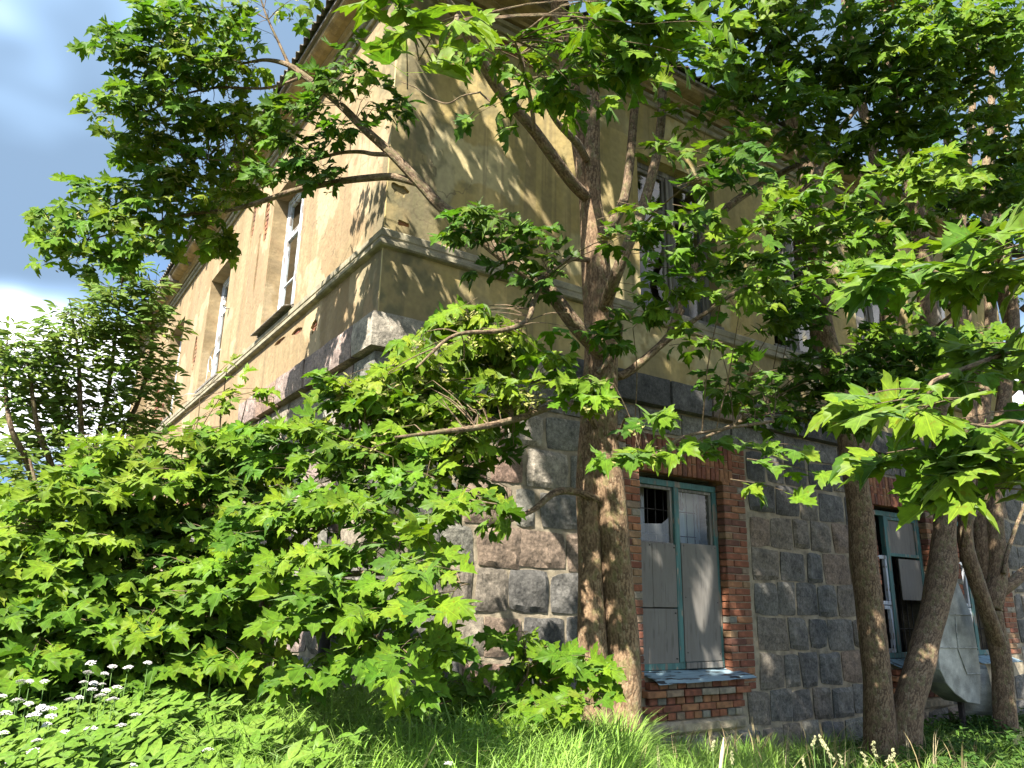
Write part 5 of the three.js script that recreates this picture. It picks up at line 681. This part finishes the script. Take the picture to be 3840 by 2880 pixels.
{
  const tones = [[0.23, 0.36, 0.045], [0.205, 0.34, 0.04], [0.255, 0.375, 0.06], [0.17, 0.30, 0.035]], L = [[], [], []];
  for (let i = 0; i < 60000 && L[0].length + L[1].length + L[2].length < 5600; i++) { const x = rr(-5.5, 0.2), z = rr(-4.5, 3.6), p = V(x, ground(x, z) + 0.45, z), [px, py, d] = proj(p); if (d < 1.2 || px < -400 || px > 1350 || py > 3300) continue; if (x > -0.12 && z < 0.15) continue; const lim = 930 + 240 * sstep(2450, 2900, py) + 160 * (fbm(x * 2, z * 2, 2, 8) - 0.5); if (px > lim && rnd() > 0.12) continue; L[i % 3].push({ m: place(x, z, rr(0.9, 1.25), 0.1, 0, 1.0 + 0.35 * (fbm(x * 1.3, z * 1.3, 2, 18) - 0.4), 0.75), c: col(pick(tones)) }); }
  L.forEach((l, i) => stuff(['goutweed', 'goutweed_bed', 'goutweed_patch'][i], clump(11 + i, 14, 0.22, 0.50, 0.18, 0.066), M.herb, l, ['bright green three-parted ground-elder leaves covering the ground at the left', 'taller ground-elder leaves mixed through the left-hand bed', 'broad ground-elder leaves among the white flower heads'][i], 'herbs'));
}
function tuft(seed, n, h, spread) { const r = mulberry(seed), pos = [], ix = []; for (let i = 0; i < n; i++) { const a = r() * 6.283, R = spread * r(), hh = h * (0.45 + 0.65 * r()), lean = 0.25 + 0.75 * r(), w = 0.0028 + 0.0028 * r(), da = a + (r() - 0.5) * 1.6, sx = -Math.sin(da) * w, sz = Math.cos(da) * w; const N = 6, b = pos.length / 3; for (let k = 0; k <= N; k++) { const t = k / N, o = lean * hh * (0.25 * t + 0.75 * t * t * t), y = hh * (t - 0.42 * lean * t * t * t * t), x = R * Math.cos(a) + Math.cos(da) * o, z = R * Math.sin(a) + Math.sin(da) * o, q = k === N ? 0.05 : 1 - 0.65 * t * t; pos.push(x - sx * q, y, z - sz * q, x + sx * q, y, z + sz * q); if (k < N) { const c = b + k * 2; ix.push(c, c + 1, c + 2, c + 1, c + 3, c + 2); } } } const g = rawGeo(pos, ix); g.computeVertexNormals(); g.setAttribute('uv', new THREE.Float32BufferAttribute(new Float32Array(pos.length / 3 * 2).fill(0.5), 2)); return g; }
{
  const tones = [[0.21, 0.35, 0.05], [0.19, 0.33, 0.04], [0.25, 0.37, 0.08], [0.15, 0.28, 0.04]], A = [], B = [];
  for (let i = 0; i < 80000 && A.length < 2600; i++) { const x = rr(-3.2, 7.5), z = rr(0.06, 3.9), [px, py, d] = proj(V(x, ground(x, z) + 0.45, z)); if (d < 1.5 || px < 780 || px > 3900 || py > 3250) continue; const den = px < 2350 ? 1 : px < 2900 ? 0.35 : 0.12; if (rnd() > den) continue; if (px < 1000 && rnd() > 0.3) continue; A.push({ m: place(x, z, rr(0.8, 1.15) * (px > 2350 ? 0.75 : 1), 0.15), c: col(pick(tones)) }); }
  for (let i = 0; i < 3000 && B.length < 900; i++) { const x = rr(-2.5, 0.0), z = rr(0.1, 2.6), [px, py] = proj(V(x, ground(x, z) + 0.45, z)); if (px < 820 || px > 2200) continue; B.push({ m: place(x, z, rr(0.8, 1.15), 0.15), c: col(pick(tones)) }); }
  stuff('grass', tuft(5, 24, 0.68, 0.07), M.grass, A, 'long green grass growing along the foot of the wall and round the trunks', 'grass');
  stuff('tall_grass', tuft(9, 18, 0.74, 0.08), M.grass, B, 'taller arching grass in the sun before the building corner', 'grass');
  const D = []; for (let i = 0; i < 9000 && D.length < 150; i++) { const x = rr(-2.8, 6.5), z = rr(0.15, 3.2), [px, py] = proj(V(x, ground(x, z) + 0.4, z)); if (px < 850 || px > 3700) continue; D.push({ m: place(x, z, rr(0.8, 1.1), 0.2), c: col(pick([[0.34, 0.27, 0.13], [0.28, 0.21, 0.11], [0.36, 0.30, 0.17]])) }); }
  stuff('dry_stalks', tuft(31, 3, 0.78, 0.05), M.grass, D, 'thin dry straw-coloured stalks scattered through the green grass', 'dry grass');
  const U = [], ut = [[0.10, 0.20, 0.03], [0.075, 0.165, 0.028], [0.13, 0.22, 0.04]];
  for (let i = 0; i < 40000 && U.length < 1500; i++) { const x = rr(3, 10.5), z = rr(0.1, 2.4), [px, py] = proj(V(x, ground(x, z) + 0.25, z)); if (px < 2500 || px > 3950 || py > 3100) continue; if (px < 2950 && rnd() > 0.2) continue; U.push({ m: place(x, z, rr(0.7, 1.2), 0.2, 0, px > 3400 ? 1.15 : 0.8), c: col(pick(ut)) }); }
  stuff('undergrowth', clump(21, 10, 0.08, 0.40, 0.17, 0.06), M.herb, U, 'low dark leafy undergrowth round the right-hand trunks', 'undergrowth');
}
// white flower heads standing over the herbs
{
  M.petal = std({ color: new THREE.Color(0.52, 0.49, 0.47), roughness: 0.8 }); M.stalk = std({ color: new THREE.Color(0.14, 0.24, 0.06) });
  const head = s => { const r = mulberry(s), a = []; for (let i = 0; i < 15; i++) { const R = 0.036 * Math.sqrt(i / 15), th = i * 2.4, cx = R * Math.cos(th), cz = R * Math.sin(th), cy = 0.010 - R * R * 14; for (let k = 0; k < 9; k++) { const g = new THREE.OctahedronGeometry(0.0028 + 0.0014 * r(), 0); g.scale(1.5, 0.6, 1.5); g.translate(cx + (r() - 0.5) * 0.019, cy + (r() - 0.5) * 0.006, cz + (r() - 0.5) * 0.019); a.push(g); } } return merge(a); };
  const rays = () => { const a = []; for (let i = 0; i < 9; i++) { const th = i * 0.7, R = 0.026; a.push(limb([V(0, -0.045, 0), V(R * 0.5 * Math.cos(th), -0.022, R * 0.5 * Math.sin(th)), V(R * Math.cos(th), 0.002, R * Math.sin(th))], [0.0011, 0.0008], { sides: 3, seg: 1, rough: 0, cap: false })); } return merge(a); };
  const heads = [head(1), head(2), head(3)], ry = rays();
  const spots = [[100, 975], [160, 1025], [590, 975], [730, 1000], [830, 1005], [570, 1040], [680, 1045], [540, 1100], [610, 1108], [660, 1115], [960, 975], [1380, 925], [140, 1100], [195, 1095], [290, 1095], [600, 1150], [690, 1155], [760, 1135], [650, 1188], [455, 1212], [515, 1198], [730, 1212], [110, 1220], [190, 1240], [270, 1268], [335, 1275], [220, 1312], [330, 1322], [300, 1376], [590, 1400], [880, 1315], [790, 1380], [240, 1478], [20, 1430], [50, 1570], [230, 1550], [80, 1608], [1345, 1540], [860, 1645], [20, 1190], [40, 1300], [420, 1430]].map(([x, y]) => [x / 1.728, 1920 + y / 1.728]); spots.push([1685, 2862]);
  // each head is told by the clump it stands in and its place in that clump
  const ORD = ['first', 'second', 'third', 'fourth', 'fifth', 'sixth', 'seventh', 'eighth', 'ninth', 'tenth', 'eleventh', 'twelfth'], cellOf = (x, y) => (x < 210 ? 0 : x < 330 ? 1 : x < 1000 ? 2 : 3) + ':' + (y < 2555 ? 0 : y < 2650 ? 1 : 2);
  const flowerLabel = (x, y) => { const c = cellOf(x, y), l = spots.filter(s => cellOf(...s) === c).sort((a, b) => a[0] - b[0]), k = l.findIndex(s => s[0] === x && s[1] === y), [a, b] = c.split(':'); if (x > 1500) return 'lone white flower head in the grass at the bottom, before the sapling'; return 'white flower head, ' + (l.length > 1 ? ORD[k] + ' from left ' : 'alone ') + ['in the upper row', 'in the middle row', 'in the bottom row'][+b] + [' beside the picture edge', ' near the left edge', ' below the maple thicket', ' near the grass'][+a]; };
  spots.forEach(([px, py], i) => {
    const d = lerp(5.0, 3.9, sstep(2450, 2880, py)) + rr(-0.1, 0.1), p = at(px, py, d), gy = ground(p.x, p.z), s = rr(0.5, 0.78);
    const t = thing('flowering_herb', flowerLabel(px, py), 'flower', 'white flower heads at the left'); t.position.set(p.x, gy, p.z);
    const h = p.y - gy, hd = mesh('flower_head', heads[i % 3], M.petal, t); hd.position.y = h; hd.scale.setScalar(s); hd.rotation.set(rr(-0.25, 0.35), rr(0, 6), rr(-0.25, 0.25));
    const r = mesh('rays', ry, M.stalk, hd); mesh('stalk', limb([V(rr(-0.06, 0.06), -0.02, rr(-0.06, 0.06)), V(0, h * 0.5, 0), V(0, h - 0.035, 0)], [0.0035, 0.003, 0.002], { sides: 5, seg: 2, rough: 0 }), M.stalk, t);
  });
  // seed heads of cocksfoot
  M.seed = std({ color: new THREE.Color(0.38, 0.37, 0.19), roughness: 0.95 }); M.straw = std({ color: new THREE.Color(0.55, 0.45, 0.27), roughness: 0.95 });
  const lump = s => { const r = mulberry(s), a = []; for (const [cx, cy, R] of [[0, 0, 0.013], [0.010, 0.024, 0.010], [-0.012, -0.022, 0.011], [0.002, 0.044, 0.007]]) for (let k = 0; k < 26; k++) { const g = new THREE.TetrahedronGeometry(0.0042, 0); g.scale(0.7, 1.7, 0.7); g.rotateZ((r() - 0.5) * 1.4); g.rotateX((r() - 0.5) * 1.4); const u = V(r() - 0.5, r() - 0.5, r() - 0.5).normalize().multiplyScalar(R * Math.cbrt(r())); g.translate(cx + u.x, cy + u.y * 1.25, u.z); a.push(g); } return merge(a); };
  const lumps = [lump(4), lump(8)];
  [[2672, 2800], [2745, 2845], [3050, 2785], [3088, 2790], [3115, 2835], [3155, 2850], [3278, 2815], [3245, 2850], [3015, 2868], [3822, 2768], [3340, 2845]].forEach(([px, py], i) => { const p = at(px, py, 4.3 + rr(-0.2, 0.3)), gy = ground(p.x, p.z), h = p.y - gy; const t = thing('cocksfoot_grass', ['first', 'second', 'fourth', 'fifth', 'sixth', 'seventh', 'ninth', 'eighth', 'third', 'eleventh', 'tenth'][i] + ' pale tufted grass seed head from the left, near the bottom edge', 'grass stalk', 'pale grass seed heads'); t.position.set(p.x, gy, p.z); const o = mesh('seed_head', lumps[i % 2], M.seed, t); o.position.y = h; o.scale.setScalar(rr(0.55, 0.95)); o.rotation.set(rr(-0.3, 0.3), rr(0, 6), rr(-0.5, 0.5)); mesh('stalk', limb([V(rr(-0.08, 0.08), -0.02, rr(-0.08, 0.08)), V(0, h * 0.6, 0), V(0, h, 0)], [0.002, 0.0017], { sides: 4, seg: 2, rough: 0 }), M.stalk, t); });
  { const a = at(2700, 2880, 4.2), b = at(2714, 2765, 4.2), gy = ground(a.x, a.z), t = thing('dry_grass', 'single straw-coloured grass spike below the boarded window', 'grass stalk'); t.position.set(a.x, gy, a.z); const q = b.clone().sub(t.position), r = a.clone().sub(t.position), sp = limb([r.clone().lerp(q, -0.3), r.clone().lerp(q, 0.5), q], [0.007, 0.010, 0.002], { sides: 7, seg: 8, rough: 0.7, seed: 9 }); mesh('spike', sp, M.straw, t); mesh('stalk', limb([V(0, -0.02, 0), V(0, r.y * 0.5, 0), r], [0.003, 0.003], { sides: 4, seg: 2, rough: 0 }), M.straw, t); }
}
// loose white cable hanging by the second left window
{ const t = thing('cable', 'loose white cable hanging from the insulator down the left front', 'cable'); M.cable = std({ color: new THREE.Color(0.62, 0.62, 0.62), roughness: 0.5 }); mesh('wire', limb([[840, 1150], [832, 1200], [812, 1290], [790, 1330], [780, 1370], [788, 1395], [796, 1360], [785, 1340], [770, 1440], [735, 1475], [700, 1478], [660, 1500]].map(([x, y]) => onX(x, y, -0.07)), [0.005, 0.005], { sides: 5, seg: 4, rough: 0 }), M.cable, t); }
renderer.render(scene, camera);
